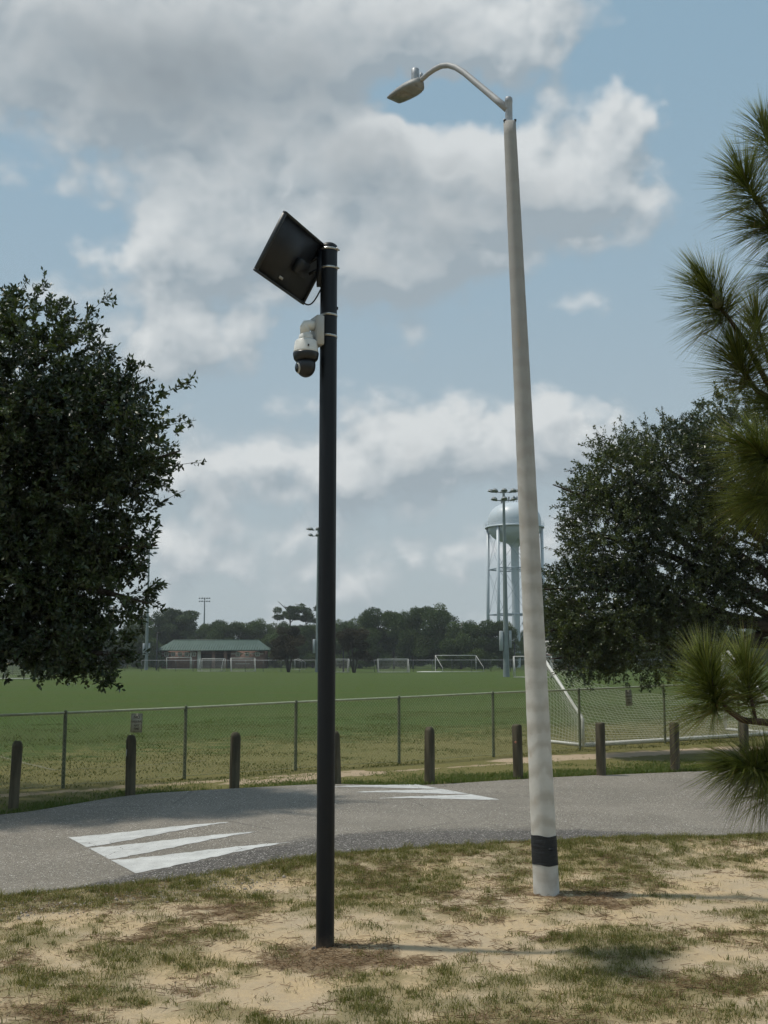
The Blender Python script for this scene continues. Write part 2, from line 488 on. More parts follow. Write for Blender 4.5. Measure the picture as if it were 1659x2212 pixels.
# ------------------------------------------------------------------ mesh helpers
def npmesh(name, V, F, smooth=False):
    """F: list of index arrays (each M x k)."""
    if isinstance(F, np.ndarray):
        F = [F]
    me = bpy.data.meshes.new(name)
    V = np.asarray(V, dtype=np.float32)
    me.vertices.add(len(V))
    me.vertices.foreach_set('co', V.ravel())
    li = np.concatenate([np.asarray(f, dtype=np.int32).ravel() for f in F])
    tot = np.concatenate([np.full(len(f), f.shape[1], dtype=np.int32) for f in F])
    me.loops.add(len(li))
    me.loops.foreach_set('vertex_index', li)
    me.polygons.add(len(tot))
    st = np.concatenate([[0], np.cumsum(tot)[:-1]]).astype(np.int32)
    me.polygons.foreach_set('loop_start', st)
    if smooth:
        me.polygons.foreach_set('use_smooth', np.ones(len(tot), dtype=bool))
    me.update(calc_edges=True)
    return me


def set_attr(me, name, vals):
    a = me.attributes.new(name, 'FLOAT', 'POINT')
    a.data.foreach_set('value', np.asarray(vals, dtype=np.float32))


class MB:
    """Collects shapes for ONE mesh object."""
    def __init__(self):
        self.V, self.F, self.n = [], {3: [], 4: []}, 0

    def add(self, V, F):
        V = np.asarray(V, dtype=float)
        self.V.append(V)
        for f in F:
            if len(f) == 0:
                continue
            f = np.asarray(f)
            self.F[f.shape[1]].append(f + self.n)
        self.n += len(V)
        return self

    def box(self, c, s, rz=0.0, bev=0.0, mtx=None):
        hx, hy, hz = s[0] / 2, s[1] / 2, s[2] / 2
        if bev <= 0:
            P = np.array([(x, y, z) for x in (-hx, hx) for y in (-hy, hy) for z in (-hz, hz)])
            F = np.array([(0, 1, 3, 2), (4, 6, 7, 5), (0, 4, 5, 1), (2, 3, 7, 6), (0, 2, 6, 4), (1, 5, 7, 3)])
        else:
            b_ = bev
            ring = [(-hx + b_, -hy), (hx - b_, -hy), (hx, -hy + b_), (hx, hy - b_), (hx - b_, hy), (-hx + b_, hy), (-hx, hy - b_), (-hx, -hy + b_)]
            ins = [(x * (1 - b_ / hx), y * (1 - b_ / hy)) for x, y in ring]
            P, F = [], []
            for rg, z in ((ins, -hz), (ring, -hz + b_), (ring, hz - b_), (ins, hz)):
                P += [(x, y, z) for x, y in rg]
            for k_ in range(3):
                for i in range(8):
                    j = (i + 1) % 8
                    F.append((k_ * 8 + i, k_ * 8 + j, k_ * 8 + 8 + j, k_ * 8 + 8 + i))
            P += [(0, 0, -hz), (0, 0, hz)]
            T = []
            for i in range(8):
                j = (i + 1) % 8
                T.append((32, j, i))
                T.append((33, 24 + i, 24 + j))
            P = np.array(P)
            if mtx is not None:
                P = P @ np.array(mtx.to_3x3()).T
            elif rz:
                cs, sn = math.cos(rz), math.sin(rz)
                P = P @ np.array([[cs, sn, 0], [-sn, cs, 0], [0, 0, 1]])
            return self.add(P + np.array(c), [np.array(F), np.array(T)])
        if mtx is not None:
            P = P @ np.array(mtx.to_3x3()).T
        elif rz:
            cs, sn = math.cos(rz), math.sin(rz)
            P = P @ np.array([[cs, sn, 0], [-sn, cs, 0], [0, 0, 1]])
        return self.add(P + np.array(c), [F])

    def tube(self, path, radii, sides=8, cap=True):
        path = np.asarray(path, float)
        if np.isscalar(radii):
            radii = [radii] * len(path)
        n = len(path)
        tan = np.gradient(path, axis=0) if n > 2 else np.array([path[1] - path[0]] * 2)
        tan /= np.linalg.norm(tan, axis=1)[:, None] + 1e-12
        ref = np.array([0, 0, 1.0]) if abs(tan[0][2]) < 0.9 else np.array([1.0, 0, 0])
        P = []
        u = np.cross(tan[0], ref)
        u /= np.linalg.norm(u)
        for i in range(n):
            u = u - tan[i] * (u @ tan[i])
            u /= np.linalg.norm(u)
            w = np.cross(tan[i], u)
            for k_ in range(sides):
                a = 2 * math.pi * k_ / sides
                P.append(path[i] + radii[i] * (math.cos(a) * u + math.sin(a) * w))
        F = []
        for i in range(n - 1):
            for k_ in range(sides):
                j = (k_ + 1) % sides
                F.append((i * sides + k_, i * sides + j, (i + 1) * sides + j, (i + 1) * sides + k_))
        T = []
        if cap:
            P += [path[0], path[-1]]
            for k_ in range(sides):
                j = (k_ + 1) % sides
                T.append((n * sides, j, k_))
                T.append((n * sides + 1, (n - 1) * sides + k_, (n - 1) * sides + j))
        return self.add(P, [np.array(F), np.array(T)] if T else [np.array(F)])

    def lathe(self, prof, sides=24, c=(0, 0, 0), axis=None):
        prof = np.asarray(prof, float)
        a = np.arange(sides) * 2 * math.pi / sides
        P = np.concatenate([np.stack([r * np.cos(a), r * np.sin(a), np.full(sides, z)], 1) for r, z in prof])
        F = []
        for i in range(len(prof) - 1):
            for k_ in range(sides):
                j = (k_ + 1) % sides
                F.append((i * sides + k_, i * sides + j, (i + 1) * sides + j, (i + 1) * sides + k_))
        if axis is not None:
            P = P @ np.array(axis.to_3x3()).T
        return self.add(P + np.array(c), [np.array(F)])

    def prisms(self, A, B, r, sides=3):
        """many thin straight rods at once"""
        A, B = np.asarray(A, float), np.asarray(B, float)
        d = B - A
        d /= np.linalg.norm(d, axis=1)[:, None] + 1e-12
        ref = np.where(np.abs(d[:, 2:3]) < 0.9, np.array([[0, 0, 1.0]]), np.array([[1.0, 0, 0]]))
        u = np.cross(d, ref)
        u /= np.linalg.norm(u, axis=1)[:, None]
        w = np.cross(d, u)
        rr = np.asarray(r, float)
        rr = rr[:, None] if rr.ndim else rr
        L = []
        for E_ in (A, B):
            for k_ in range(sides):
                a = 2 * math.pi * k_ / sides
                L.append(E_ + rr * (math.cos(a) * u + math.sin(a) * w))
        P = np.stack(L, 1).reshape(-1, 3)
        base = (np.arange(len(A)) * 2 * sides)[:, None]
        F = np.concatenate([base + np.array([[k_, (k_ + 1) % sides, sides + (k_ + 1) % sides, sides + k_]]) for k_ in range(sides)])
        return self.add(P, [F])

    def mesh(self, name, smooth=False):
        F = [np.concatenate(self.F[k_]) for k_ in (3, 4) if self.F[k_]]
        return npmesh(name, np.concatenate(self.V), F, smooth)

    def build(self, name, mt, parent=None, smooth=False, loc=None, me=None):
        return link(name, self.mesh(name, smooth), mt, parent, loc)


def link(name, me, mt=None, parent=None, loc=None):
    o = bpy.data.objects.new(name, me)
    COL.objects.link(o)
    if mt is not None and not me.materials:
        me.materials.append(M[mt] if isinstance(mt, str) else mt)
    o.parent = parent
    if loc is not None:
        o.location = loc
    return o


def tag(o, label=None, cat=None, group=None, kind=None):
    if label:
        o['label'] = label
    if cat:
        o['category'] = cat
    if group:
        o['group'] = group
    if kind:
        o['kind'] = kind
    return o


def thing(name, label, cat, loc=(0, 0, 0), rz=0.0, group=None):
    o = bpy.data.objects.new(name, None)
    COL.objects.link(o)
    o.empty_display_size = 0.2
    o.location = loc
    o.rotation_euler = (0, 0, rz)
    return tag(o, label, cat, group)


def clone(root, loc, rz, label, scale=None):
    r = root.copy()
    COL.objects.link(r)
    r.location = loc
    r.rotation_euler = (0, 0, rz)
    r['label'] = label
    if scale is not None:
        r.scale = scale
    for ch in list(root.children):
        c_ = ch.copy()
        COL.objects.link(c_)
        c_.parent = r
        for g in ch.children:
            d_ = g.copy()
            COL.objects.link(d_)
            d_.parent = c_
    return r


# value noise for scattering
def _hash(ix, iy, s):
    h = (ix.astype(np.int64) * 374761393 + iy.astype(np.int64) * 668265263 + s * 1274126177) & 0xFFFFFFFF
    h = ((h ^ (h >> 13)) * 1274126177) & 0xFFFFFFFF
    return ((h ^ (h >> 16)) & 0xFFFFFF) / float(0xFFFFFF)


def vnoise(x, y, s=0):
    ix, iy = np.floor(x), np.floor(y)
    fx, fy = x - ix, y - iy
    fx, fy = fx * fx * (3 - 2 * fx), fy * fy * (3 - 2 * fy)
    a, b_, c_, d_ = _hash(ix, iy, s), _hash(ix + 1, iy, s), _hash(ix, iy + 1, s), _hash(ix + 1, iy + 1, s)
    return (a * (1 - fx) + b_ * fx) * (1 - fy) + (c_ * (1 - fx) + d_ * fx) * fy


def fbm(x, y, s=0, o=4):
    t, a, n_ = 0, 0.5, 0
    for i in range(o):
        t = t + a * vnoise(x * 2 ** i + 17.3 * i, y * 2 ** i - 9.1 * i, s + i)
        n_ += a
        a *= 0.5
    return t / n_


# ------------------------------------------------------------------ ground, road, verge
g = MB().add([(-900, -200, -0.02), (900, -200, -0.02), (900, 1500, -0.02), (-900, 1500, -0.02)], [np.array([(0, 1, 2, 3)])])
tag(g.build('ground', 'turf'), kind='structure')

NX = np.array([-30, -8, -3.26, -2.27, -1.29, -0.51, 0.33, 1.56, 2.54, 4.45, 8, 30.])
NY = np.array([-5.6, 7.05, 9.77, 10.42, 11.0, 11.42, 11.78, 12.15, 12.50, 13.22, 14.35, 20.])
FX = np.array([-30, -9, -5.0, -4.3, -3.4, -2.2, -0.97, 0.53, 2.98, 7.15, 12, 30.])
FY = np.array([2.0, 12.6, 14.95, 15.7, 16.55, 17.2, 17.72, 18.3, 19.6, 21.1, 22.4, 27.])


def smooth_interp(x, X, Y):
    return (np.interp(x - 0.35, X, Y) + 2 * np.interp(x, X, Y) + np.interp(x + 0.35, X, Y)) / 4


def near_y(x): return smooth_interp(x, NX, NY)
def far_y(x): return smooth_interp(x, FX, FY)


U0, U1, RAMP, HH = 3.37, 9.66, 1.9, 0.088


def road_z(x, y):
    u = 0.866 * x + 0.5 * y
    t = np.clip((u - U0) / RAMP, 0, 1) * np.clip((U1 - u) / RAMP, 0, 1)
    return HH * (t * t * (3 - 2 * t)) ** 0.8


xs = np.concatenate([np.linspace(-30, -8, 12)[:-1], np.linspace(-8, 10, 181), np.linspace(10, 30, 12)[1:]])
ts = np.linspace(0, 1, 90)
XX, TT = np.meshgrid(xs, ts, indexing='ij')
ya, yb = near_y(XX) - 0.15, far_y(XX) + 0.06 * (fbm(XX * 3, XX * 0, 3) - 0.5)
YY = ya + (yb - ya) * TT
ZZ = road_z(XX, YY)
ZZ[:, -1] -= 0.05
nI, nJ = XX.shape
idx = np.arange(nI * nJ).reshape(nI, nJ)
QF = np.stack([idx[:-1, :-1], idx[1:, :-1], idx[1:, 1:], idx[:-1, 1:]], -1).reshape(-1, 4)
me = npmesh('road', np.stack([XX, YY, ZZ], -1).reshape(-1, 3), QF, True)
dist = YY - near_y(XX)
uu = 0.866 * XX + 0.5 * YY
wid = np.clip(1 - np.abs(uu - 6.3) / 3.4, 0, 1) ** 0.6
ed = np.clip(1.25 - dist / (0.22 + 1.6 * wid), 0, 1)
set_attr(me, 'edge', ed.ravel())
road = tag(link('road', me, 'asphalt'), kind='structure')


def tri_mark(u_base, u_tip, n0, n1):
    """long tapering triangle painted on the ramp of the speed table"""
    K, W = 30, 5
    P = []
    nm = (n0 + n1) / 2
    for i in range(K + 1):
        t = i / K
        w = (1 - t) * (1 - 0.0 * t) + 0.012
        for j in range(W):
            s = j / (W - 1) * 2 - 1
            u = u_base + (u_tip - u_base) * t
            n_ = nm + s * (n1 - n0) / 2 * w
            jit = 0.014 * math.sin(37 * t + 11 * s + 5 * n0) + 0.010 * math.sin(83 * t + 3 * n0)
            x, y = 0.866 * u - 0.5 * (n_ + jit * abs(s)), 0.5 * u + 0.866 * (n_ + jit * abs(s))
            P.append((x, y, float(road_z(np.array(x), np.array(y))) + 0.004))
    F = []
    for i in range(K):
        for j in range(W - 1):
            a = i * W + j
            F.append((a, a + W, a + W + 1, a + 1))
    F = np.array(F)
    if u_tip > u_base:
        F = F[:, ::-1]
    return npmesh('painted_triangle', np.array(P), F, True)


for i in range(3):
    link('painted_triangle', tri_mark(U0 + 0.02, U0 + 1.80, 10.56 + i * 0.845 + 0.02, 10.56 + i * 0.845 + 0.80), 'road_paint', road)
for i in range(3):
    link('painted_triangle', tri_mark(U1 - 0.02, U1 - 1.80, 13.35 + i * 0.80 + 0.02, 13.35 + i * 0.80 + 0.76), 'road_paint', road)

# how green / how littered the sandy roadside is
PATCH = [(-0.66, 8.65, 0.28, 0.32, -0.5), (0.36, 8.14, 0.55, 0.38, -0.55), (1.48, 9.56, 0.35, 0.21, -0.5), (2.94, 10.02, 0.48, 1.08, -0.5),
         (2.28, 8.75, 0.46, 0.37, -0.4), (-1.17, 7.15, 0.31, 0.27, -0.45), (-2.14, 7.56, 0.42, 0.24, -0.4), (-2.15, 8.92, 0.82, 0.21, -0.2),
         (-0.57, 6.87, 0.16, 0.36, -0.4), (1.22, 8.68, 0.28, 0.2, -0.3), (-1.96, 6.66, 0.21, 0.17, -0.3), (-0.09, 7.61, 0.36, 0.13, -0.3),
         (0.12, 10.44, 0.67, 0.64, 0.5), (1.66, 8.14, 0.36, 0.36, 0.5), (-1.62, 8.09, 0.29, 0.23, 0.25), (-1.22, 7.62, 0.33, 0.15, 0.25),
         (-2.18, 7.11, 0.2, 0.17, 0.35), (-1.59, 6.92, 0.41, 0.23, 0.3), (2.04, 11.23, 0.68, 0.39, 0.4), (0.47, 8.99, 0.54, 0.28, 0.3),
         (-1.0, 7.01, 0.11, 0.23, 0.3), (1.86, 7.0, 0.47, 0.42, 0.35), (-0.03, 7.19, 0.49, 0.25, 0.25), (2.82, 8.9, 0.21, 0.61, 0.3),
         (-1.52, 9.67, 0.78, 0.29, 0.35), (0.45, 6.65, 0.53, 0.25, 0.1), (0.87, 7.29, 0.46, 0.25, 0.2)]
STRAW = [(-0.30, 7.75, 0.7, 0.35), (-0.15, 8.2, 0.35, 0.3), (1.15, 9.6, 0.6, 0.35), (1.9, 9.55, 0.5, 0.3), (0.9, 9.0, 0.6, 0.3), (-0.35, 10.6, 0.5, 0.6), (2.0, 7.4, 0.8, 0.4), (-0.8, 6.6, 0.9, 0.25)]


def green(x, y):
    e = near_y(x) - y
    v = 0.55 + (fbm(x * 1.3, y * 1.3, 11) - 0.5) * 1.1 + (fbm(x * 5.5, y * 5.5, 21, 3) - 0.5) * 1.3
    for (a, b_, rx, ry, am) in PATCH:
        v = v + am * np.exp(-((x - a) / rx) ** 2 - ((y - b_) / ry) ** 2)
    v = v + 0.75 * np.exp(-((e - 0.25) / 0.38) ** 2)
    return np.clip(v, 0, 1.2)


def thatch(x, y):
    wx, wy = (fbm(x * 2.2, y * 2.2, 131) - 0.5) * 1.1, (fbm(x * 2.2 + 9, y * 2.2, 141) - 0.5) * 0.8
    v = (fbm(x * 1.7 + 5, y * 1.7, 31) - 0.40) * 1.6 + (fbm(x * 7, y * 7, 41, 3) - 0.5) * 1.1
    for (a, b_, rx, ry) in STRAW:
        v = v + 0.30 * np.exp(-((x + wx - a) / rx) ** 2 - ((y + wy - b_) / ry) ** 2)
    return np.clip(v, 0, 1)


def verge_z(x, y):
    e = near_y(x) - y
    z = 0.012 + 0.05 * (fbm(x * 0.9, y * 0.9, 51) - 0.5) + 0.03 * (fbm(x * 5, y * 5, 61, 3) - 0.5)
    z = z + 0.022 * np.clip(green(x, y), 0, 1) - 0.012
    lip = np.clip(e / 0.25, 0, 1)
    rz = road_z(x, y) * np.clip(1.25 - e / 1.1, 0, 1)
    return rz + np.maximum(z, -0.012) * lip + 0.012 * lip - 0.02 * (1 - lip)


xs = np.concatenate([np.linspace(-30, -5.2, 20)[:-1], np.linspace(-5.2, 5.6, 330), np.linspace(5.6, 30, 20)[1:]])
ts = np.concatenate([np.linspace(0, 0.70, 8)[:-1], np.linspace(0.70, 1, 230)])
XX, TT = np.meshgrid(xs, ts, indexing='ij')
edge_w = near_y(XX) + 0.10 * (fbm(XX * 2.5, XX * 0 + 3, 71) - 0.5) + 0.04
y0 = -8.0 - 0.0 * XX
y0 = np.minimum(y0, edge_w - 14)
YY = y0 + (edge_w - y0) * TT
ZZ = verge_z(XX, YY)
nI, nJ = XX.shape
idx = np.arange(nI * nJ).reshape(nI, nJ)
QF = np.stack([idx[:-1, :-1], idx[1:, :-1], idx[1:, 1:], idx[:-1, 1:]], -1).reshape(-1, 4)
me = npmesh('verge', np.stack([XX, YY, ZZ], -1).reshape(-1, 3), QF, True)
set_attr(me, 'green', green(XX, YY).ravel())
set_attr(me, 'thatch', thatch(XX, YY).ravel())
tag(link('verge', me, 'sandy'), kind='structure')


# ------------------------------------------------------------------ grass blades
def blades(name, P, h, w, lean, tint, mt, label, cat):
    """one bent blade per root point"""
    n = len(P)
    a = rng.uniform(0, 2 * math.pi, n)
    side = np.stack([np.cos(a), np.sin(a), np.zeros(n)], 1)
    b_ = rng.uniform(0, 2 * math.pi, n)
    ld = np.stack([np.cos(b_), np.sin(b_), np.zeros(n)], 1) * (lean * rng.uniform(0.3, 1.5, n) * h)[:, None]
    up = np.zeros((n, 3))
    up[:, 2] = h
    p1 = P + up * 0.55 + ld * 0.35
    p2 = P + up * np.clip(1.0 - 0.25 * lean, 0.3, 1)[:, None] + ld
    hw = (w / 2)[:, None] * side
    V = np.stack([P - hw, P + hw, p1 - hw * 0.8, p1 + hw * 0.8, p2], 1).reshape(-1, 3)
    k_ = (np.arange(n) * 5)[:, None]
    me = npmesh(name, V, [k_ + np.array([[0, 1, 3, 2]]), k_ + np.array([[2, 3, 4]])])
    set_attr(me, 'tint', np.repeat(tint, 5))
    o = link(name, me, mt)
    return tag(o, label, cat, kind='stuff')


# clumps of grass in the sand
cx = rng.uniform(-4.2, 5.2, 24000)
cy = rng.uniform(5.2, 13.6, 24000)
okk = (cy < near_y(cx) + 0.02) & (np.abs(cx) < 0.40 * cy + 0.4)
cx, cy = cx[okk], cy[okk]
gvv = green(cx, cy)
keep = rng.random(len(cx)) < np.clip((gvv - 0.28) * 1.0, 0.02, 0.8)
cx, cy, gvv = cx[keep], cy[keep], gvv[keep]
PP, HHs, LL, TI = [], [], [], []
for x, y, gg in zip(cx, cy, gvv):
    n = int(rng.integers(10, 46) * (0.5 + gg))
    r = rng.uniform(0.015, 0.07)
    e = float(near_y(np.array(x)) - y)
    hh = rng.uniform(0.015, 0.050) * (1.25 if e < 0.6 else 1.0) * (1.6 if rng.random() < 0.10 else 1.0)
    q = rng.normal(0, r, (n, 2))
    PP.append(np.stack([x + q[:, 0], y + q[:, 1]], 1))
    HHs.append(hh * rng.uniform(0.4, 1.25, n))
    LL.append(rng.uniform(0.3, 1.1, n))
    base = rng.uniform(0.1, 0.75)
    TI.append(np.clip(base + rng.normal(0, 0.2, n) + (rng.random(n) < 0.26) * 0.6, 0, 1))
P2 = np.concatenate(PP)
hB, lB, tB = np.concatenate(HHs), np.concatenate(LL), np.concatenate(TI)
okk = (P2[:, 1] < near_y(P2[:, 0]) + 0.05) & (np.hypot(P2[:, 0] + 0.415, P2[:, 1] - 8.083) > 0.08) & (np.hypot(P2[:, 0] - 1.378, P2[:, 1] - 9.781) > 0.13)
P2, hB, lB, tB = P2[okk], hB[okk], lB[okk], tB[okk]
P3 = np.concatenate([P2, (verge_z(P2[:, 0], P2[:, 1]) - 0.004)[:, None]], 1)
blades('foreground_grass', P3, hB, rng.uniform(0.0025, 0.005, len(P3)), lB, tB, 'grass', 'patchy olive grass tufts growing out of the sand in the foreground', 'grass')

# dead straw lying on the soil
n = 130000
x, y = rng.uniform(-4.2, 5.2, n), rng.uniform(5.2, 13.4, n)
okk = (y < near_y(x) + 0.02) & (np.abs(x) < 0.40 * y + 0.4) & (rng.random(n) < np.clip(thatch(x, y) * 1.1 - 0.12, 0.03, 1))
x, y = x[okk], y[okk]
n = len(x)
a = rng.uniform(0, math.pi, n)
ln = rng.uniform(0.02, 0.10, n)
dx, dy = np.cos(a) * ln / 2, np.sin(a) * ln / 2
z = verge_z(x, y) + rng.uniform(0.002, 0.014, n)
dz = rng.normal(0, 0.006, n)
mb = MB()
mb.prisms(np.stack([x - dx, y - dy, z - dz], 1), np.stack([x + dx, y + dy, z + dz], 1), rng.uniform(0.0008, 0.0022, n))
me = mb.mesh('pine_straw')
set_attr(me, 'tint', np.repeat(rng.random(n), 6))
tag(link('pine_straw', me, 'straw'), 'brown pine straw scattered over the sand around the pole feet', 'pine straw', kind='stuff')

# gravel by the road edge at left
n = 1500
x = rng.uniform(-4.0, -0.9, n)
y = near_y(x) - np.abs(rng.normal(0.75, 0.28, n))
okk = rng.random(n) < 0.9
x, y = x[okk], y[okk]
n = len(x)
s = rng.uniform(0.003, 0.010, n) * (1 + (rng.random(n) < 0.06) * 1.0)
ico = np.array([(0, 0, 1), (0.89, 0, 0.45), (0.28, 0.85, 0.45), (-0.72, 0.53, 0.45), (-0.72, -0.53, 0.45), (0.28, -0.85, 0.45), (0.72, 0.53, -0.45), (-0.28, 0.85, -0.45), (-0.89, 0, -0.45), (-0.28, -0.85, -0.45), (0.72, -0.53, -0.45), (0, 0, -1)])
icf = np.array([(0, 1, 2), (0, 2, 3), (0, 3, 4), (0, 4, 5), (0, 5, 1), (1, 6, 2), (2, 7, 3), (3, 8, 4), (4, 9, 5), (5, 10, 1), (2, 6, 7), (3, 7, 8), (4, 8, 9), (5, 9, 10), (1, 10, 6), (11, 7, 6), (11, 8, 7), (11, 9, 8), (11, 10, 9), (11, 6, 10)])
V = ico[None] * s[:, None, None] * rng.uniform(0.6, 1.3, (n, 12, 1)) * rng.uniform(0.7, 1.2, (n, 1, 3))
V = V + np.stack([x, y, verge_z(x, y) + 0.002], 1)[:, None]
me = npmesh('gravel', V.reshape(-1, 3), (np.arange(n) * 12)[:, None, None].repeat(20, 1).reshape(-1, 1) + np.tile(icf, (n, 1)))
tag(link('gravel', me, 'gravel'), 'pale gravel strewn in the grass below the road at left', 'gravel', kind='stuff')

# longer grass between the far road edge and the fence
n = 70000
x = rng.uniform(-7.5, 9.5, n)
y = far_y(x) + np.abs(rng.normal(0, 1.0, n)) ** 1.0 * 1.4 - 0.04
okk = (np.abs(x) < 0.42 * y + 0.5)
p = np.clip(0.9 - (y - far_y(x)) * 0.30 + (fbm(x * 1.5, y * 1.5, 81) - 0.5) * 2.2, 0, 1)
okk &= rng.random(n) < p
x, y = x[okk], y[okk]
n = len(x)
P3 = np.stack([x, y, np.full(n, -0.022)], 1)
tn = np.clip(0.35 + 0.5 * fbm(x * 2, y * 2, 91) + rng.normal(0, 0.16, n), 0, 1)
M['grass_far'] = leaf_mat('verge_grass_blades', (0.060, 0.092, 0.020), (0.110, 0.150, 0.036), (0.22, 0.19, 0.085), trans=0.3, rough=0.55, spec=0.2)
hgt = (0.035 + 0.05 * np.exp(-((y - far_y(x)) / 0.6))) * rng.uniform(0.5, 1.3, n)
blades('verge_grass', P3, hgt, rng.uniform(0.006, 0.012, n), rng.uniform(0.3, 0.9, n), tn, 'grass_far', 'green strip of longer grass between the road and the fence', 'grass')


# short mown grass of the field close behind the fence
n = 110000
q_ = 21.6 + rng.uniform(0, 1, n) ** 1.4 * 22
x = rng.uniform(-13, 13, n)
y = q_ + 0.72 * x
okk = (np.abs(x) < 0.40 * y + 0.5) & (y > 14) & (rng.random(n) < np.clip(0.35 + (fbm(x * 0.9, y * 0.9, 151) - 0.5) * 2.4, 0.03, 1))
x, y = x[okk], y[okk]
n = len(x)
wr = np.clip((44 - (y - 0.72 * x)) / 22, 0, 1)
tn = np.clip(0.30 + (fbm(x * 1.2, y * 1.2, 161) - 0.5) * 0.7 + rng.normal(0, 0.15, n) + wr * (rng.random(n) < 0.55) * 0.45, 0, 1)
M['grass_field'] = leaf_mat('field_grass_blades', (0.066, 0.086, 0.020), (0.125, 0.132, 0.038), (0.24, 0.205, 0.09), trans=0.3, rough=0.6, spec=0.15)
blades('field_grass', np.stack([x, y, np.full(n, -0.022)], 1), rng.uniform(0.02, 0.045, n), rng.uniform(0.010, 0.022, n), rng.uniform(0.3, 0.9, n), tn, 'grass_field', 'short worn grass of the playing field behind the near fence', 'grass')


# ------------------------------------------------------------------ black camera pole
BP = (-0.415, 8.083)
t = thing('camera_pole', 'tall black steel pole carrying the solar panel and the dome camera', 'pole', (BP[0], BP[1], 0))
prof = [(0.064, -0.25)] + [(0.064, z) for z in (0.0, 1.0, 2.0, 3.0, 4.0, 5.09)] + [(0.061, 5.11), (0.04, 5.125), (0.001, 5.13)]
pb = MB().lathe(prof, 40).build('shaft', 'pole_paint', t, True)
MB().box((0.066, 0.0, 4.62), (0.012, 0.02, 0.02), 0.0, 0.003).build('bolt', 'black_paint', t)
mb = MB().lathe([(0.064, 0), (0.105, 0.004), (0.10, 0.02), (0.067, 0.028)], 32, (0, 0, -0.012))
mb.build('base_collar', 'black_paint', t, True)


def band(z, r, ang, parent, tilt=0.0):
    """stainless hose clamp with its worm screw"""
    mtx = Matrix.Rotation(tilt, 4, 'Y')
    o = MB().lathe([(r + 0.0005, -0.008), (r + 0.003, -0.008), (r + 0.003, 0.008), (r + 0.0005, 0.008)], 40, (0, 0, 0), mtx).build('band_clamp', 'steel', parent, True)
    o.location = z
    cs, sn = math.cos(ang), math.sin(ang)
    s_ = MB().box((cs * (r + 0.007), sn * (r + 0.007), 0), (0.012, 0.030, 0.017), ang, 0.003)
    s_.tube([(cs * (r + 0.010) - sn * -0.022, sn * (r + 0.010) + cs * -0.022, 0.0), (cs * (r + 0.010) - sn * 0.024, sn * (r + 0.010) + cs * 0.024, 0.0)], 0.006, 8)
    s_.build('clamp_screw', 'steel', o)
    return o


# ------------------------------------------------------------------ solar panel
pd = Vector((-0.412, 8.20, 5.125))                       # upper far corner by the pole
hdir = Vector((0.353, 0.936, 0.0)).normalized()          # along the level edges
TL = R_(60)
ddir = Vector((-0.936 * math.cos(TL), 0.353 * math.cos(TL), -math.sin(TL)))
L1, L2 = 0.80, 0.47
ctr = pd - hdir * (L1 / 2) + ddir * (L2 / 2)
nrm = hdir.cross(ddir).normalized()
if nrm.z < 0:
    nrm = -nrm
pt = thing('solar_panel', 'small dark solar panel tilted on the top of the black pole', 'solar panel', tuple(ctr))
mt3 = Matrix((hdir, ddir, nrm)).transposed()
pt.rotation_euler = mt3.to_euler() if mt3.determinant() > 0 else Matrix((-hdir, ddir, nrm)).transposed().to_euler()
pt.rotation_euler = (Matrix((hdir if mt3.determinant() > 0 else -hdir, ddir, nrm)).transposed()).to_euler()
bpy.context.view_layer.update()
MB().box((0, 0, 0), (L1 - 0.02, L2 - 0.02, 0.006)).build('back_sheet', 'panel_back', pt)
for yy, s_ in ((-L2 / 2 + 0.008, 1), (L2 / 2 - 0.008, 1)):
    MB().box((0, yy, -0.004), (L1, 0.016, 0.032), 0, 0.002).build('frame_rail', 'panel_frame', pt)
for xx in (-L1 / 2 + 0.008, L1 / 2 - 0.008):
    MB().box((xx, 0, -0.004), (0.016, L2 - 0.032, 0.032), 0, 0.002).build('frame_rail', 'panel_frame', pt)
for i in range(6):
    for j in range(4):
        MB().box((-L1 / 2 + 0.075 + i * 0.13, -L2 / 2 + 0.07 + j * 0.11, 0.005), (0.124, 0.104, 0.003)).build('solar_cell', 'panel_cells', pt)
MB().box((0.10, 0.02, -0.028), (0.16, 0.11, 0.05), 0, 0.008).build('junction_box', 'panel_back', pt)
MB().box((-0.05, L2 / 2 - 0.07, -0.006), (0.055, 0.02, 0.004)).build('rating_label', 'grey_plastic', pt)
inv = Matrix.LocRotScale(ctr, pt.rotation_euler, None).inverted()


def loc_(p):
    return tuple(inv @ Vector(p))


arm = MB()
pk = ctr + hdir * 0.22
for z_ in (5.04, 4.93):
    arm.tube([loc_((BP[0] - 0.05, BP[1] - 0.02, z_)), loc_((pk.x + 0.02, pk.y, pk.z + (z_ - 4.98) * 0.8))], 0.014, 8)
arm.box(loc_((BP[0] - 0.066, BP[1] - 0.012, 4.93)), (0.05, 0.05, 0.28), mtx=inv.to_3x3().to_4x4())
arm.build('mount_bracket', 'black_paint', pt)
cab = []
p0, p3 = Vector((-0.63, 8.12, 4.70)), Vector((BP[0] - 0.06, BP[1] - 0.02, 4.76))
for i in range(13):
    s_ = i / 12
    q = p0.lerp(p3, s_)
    q.z -= 0.075 * math.sin(math.pi * s_)
    cab.append(loc_(q))
MB().tube(cab, 0.006, 8).build('cable', 'black_plastic', pt, True)
for z_, a_ in ((5.074, -0.35), (4.928, -0.45)):
    o = band(loc_((BP[0], BP[1], z_)), 0.064, a_, pt)
    o.rotation_euler = (inv.to_3x3().to_4x4()).to_euler()

# ------------------------------------------------------------------ dome camera
CB = Vector((-0.577, 8.0, 4.0))
ct = thing('security_camera', 'white pan and tilt dome camera hanging from the black pole', 'camera', tuple(CB))


def cl(p):
    return tuple(Vector(p) - CB)


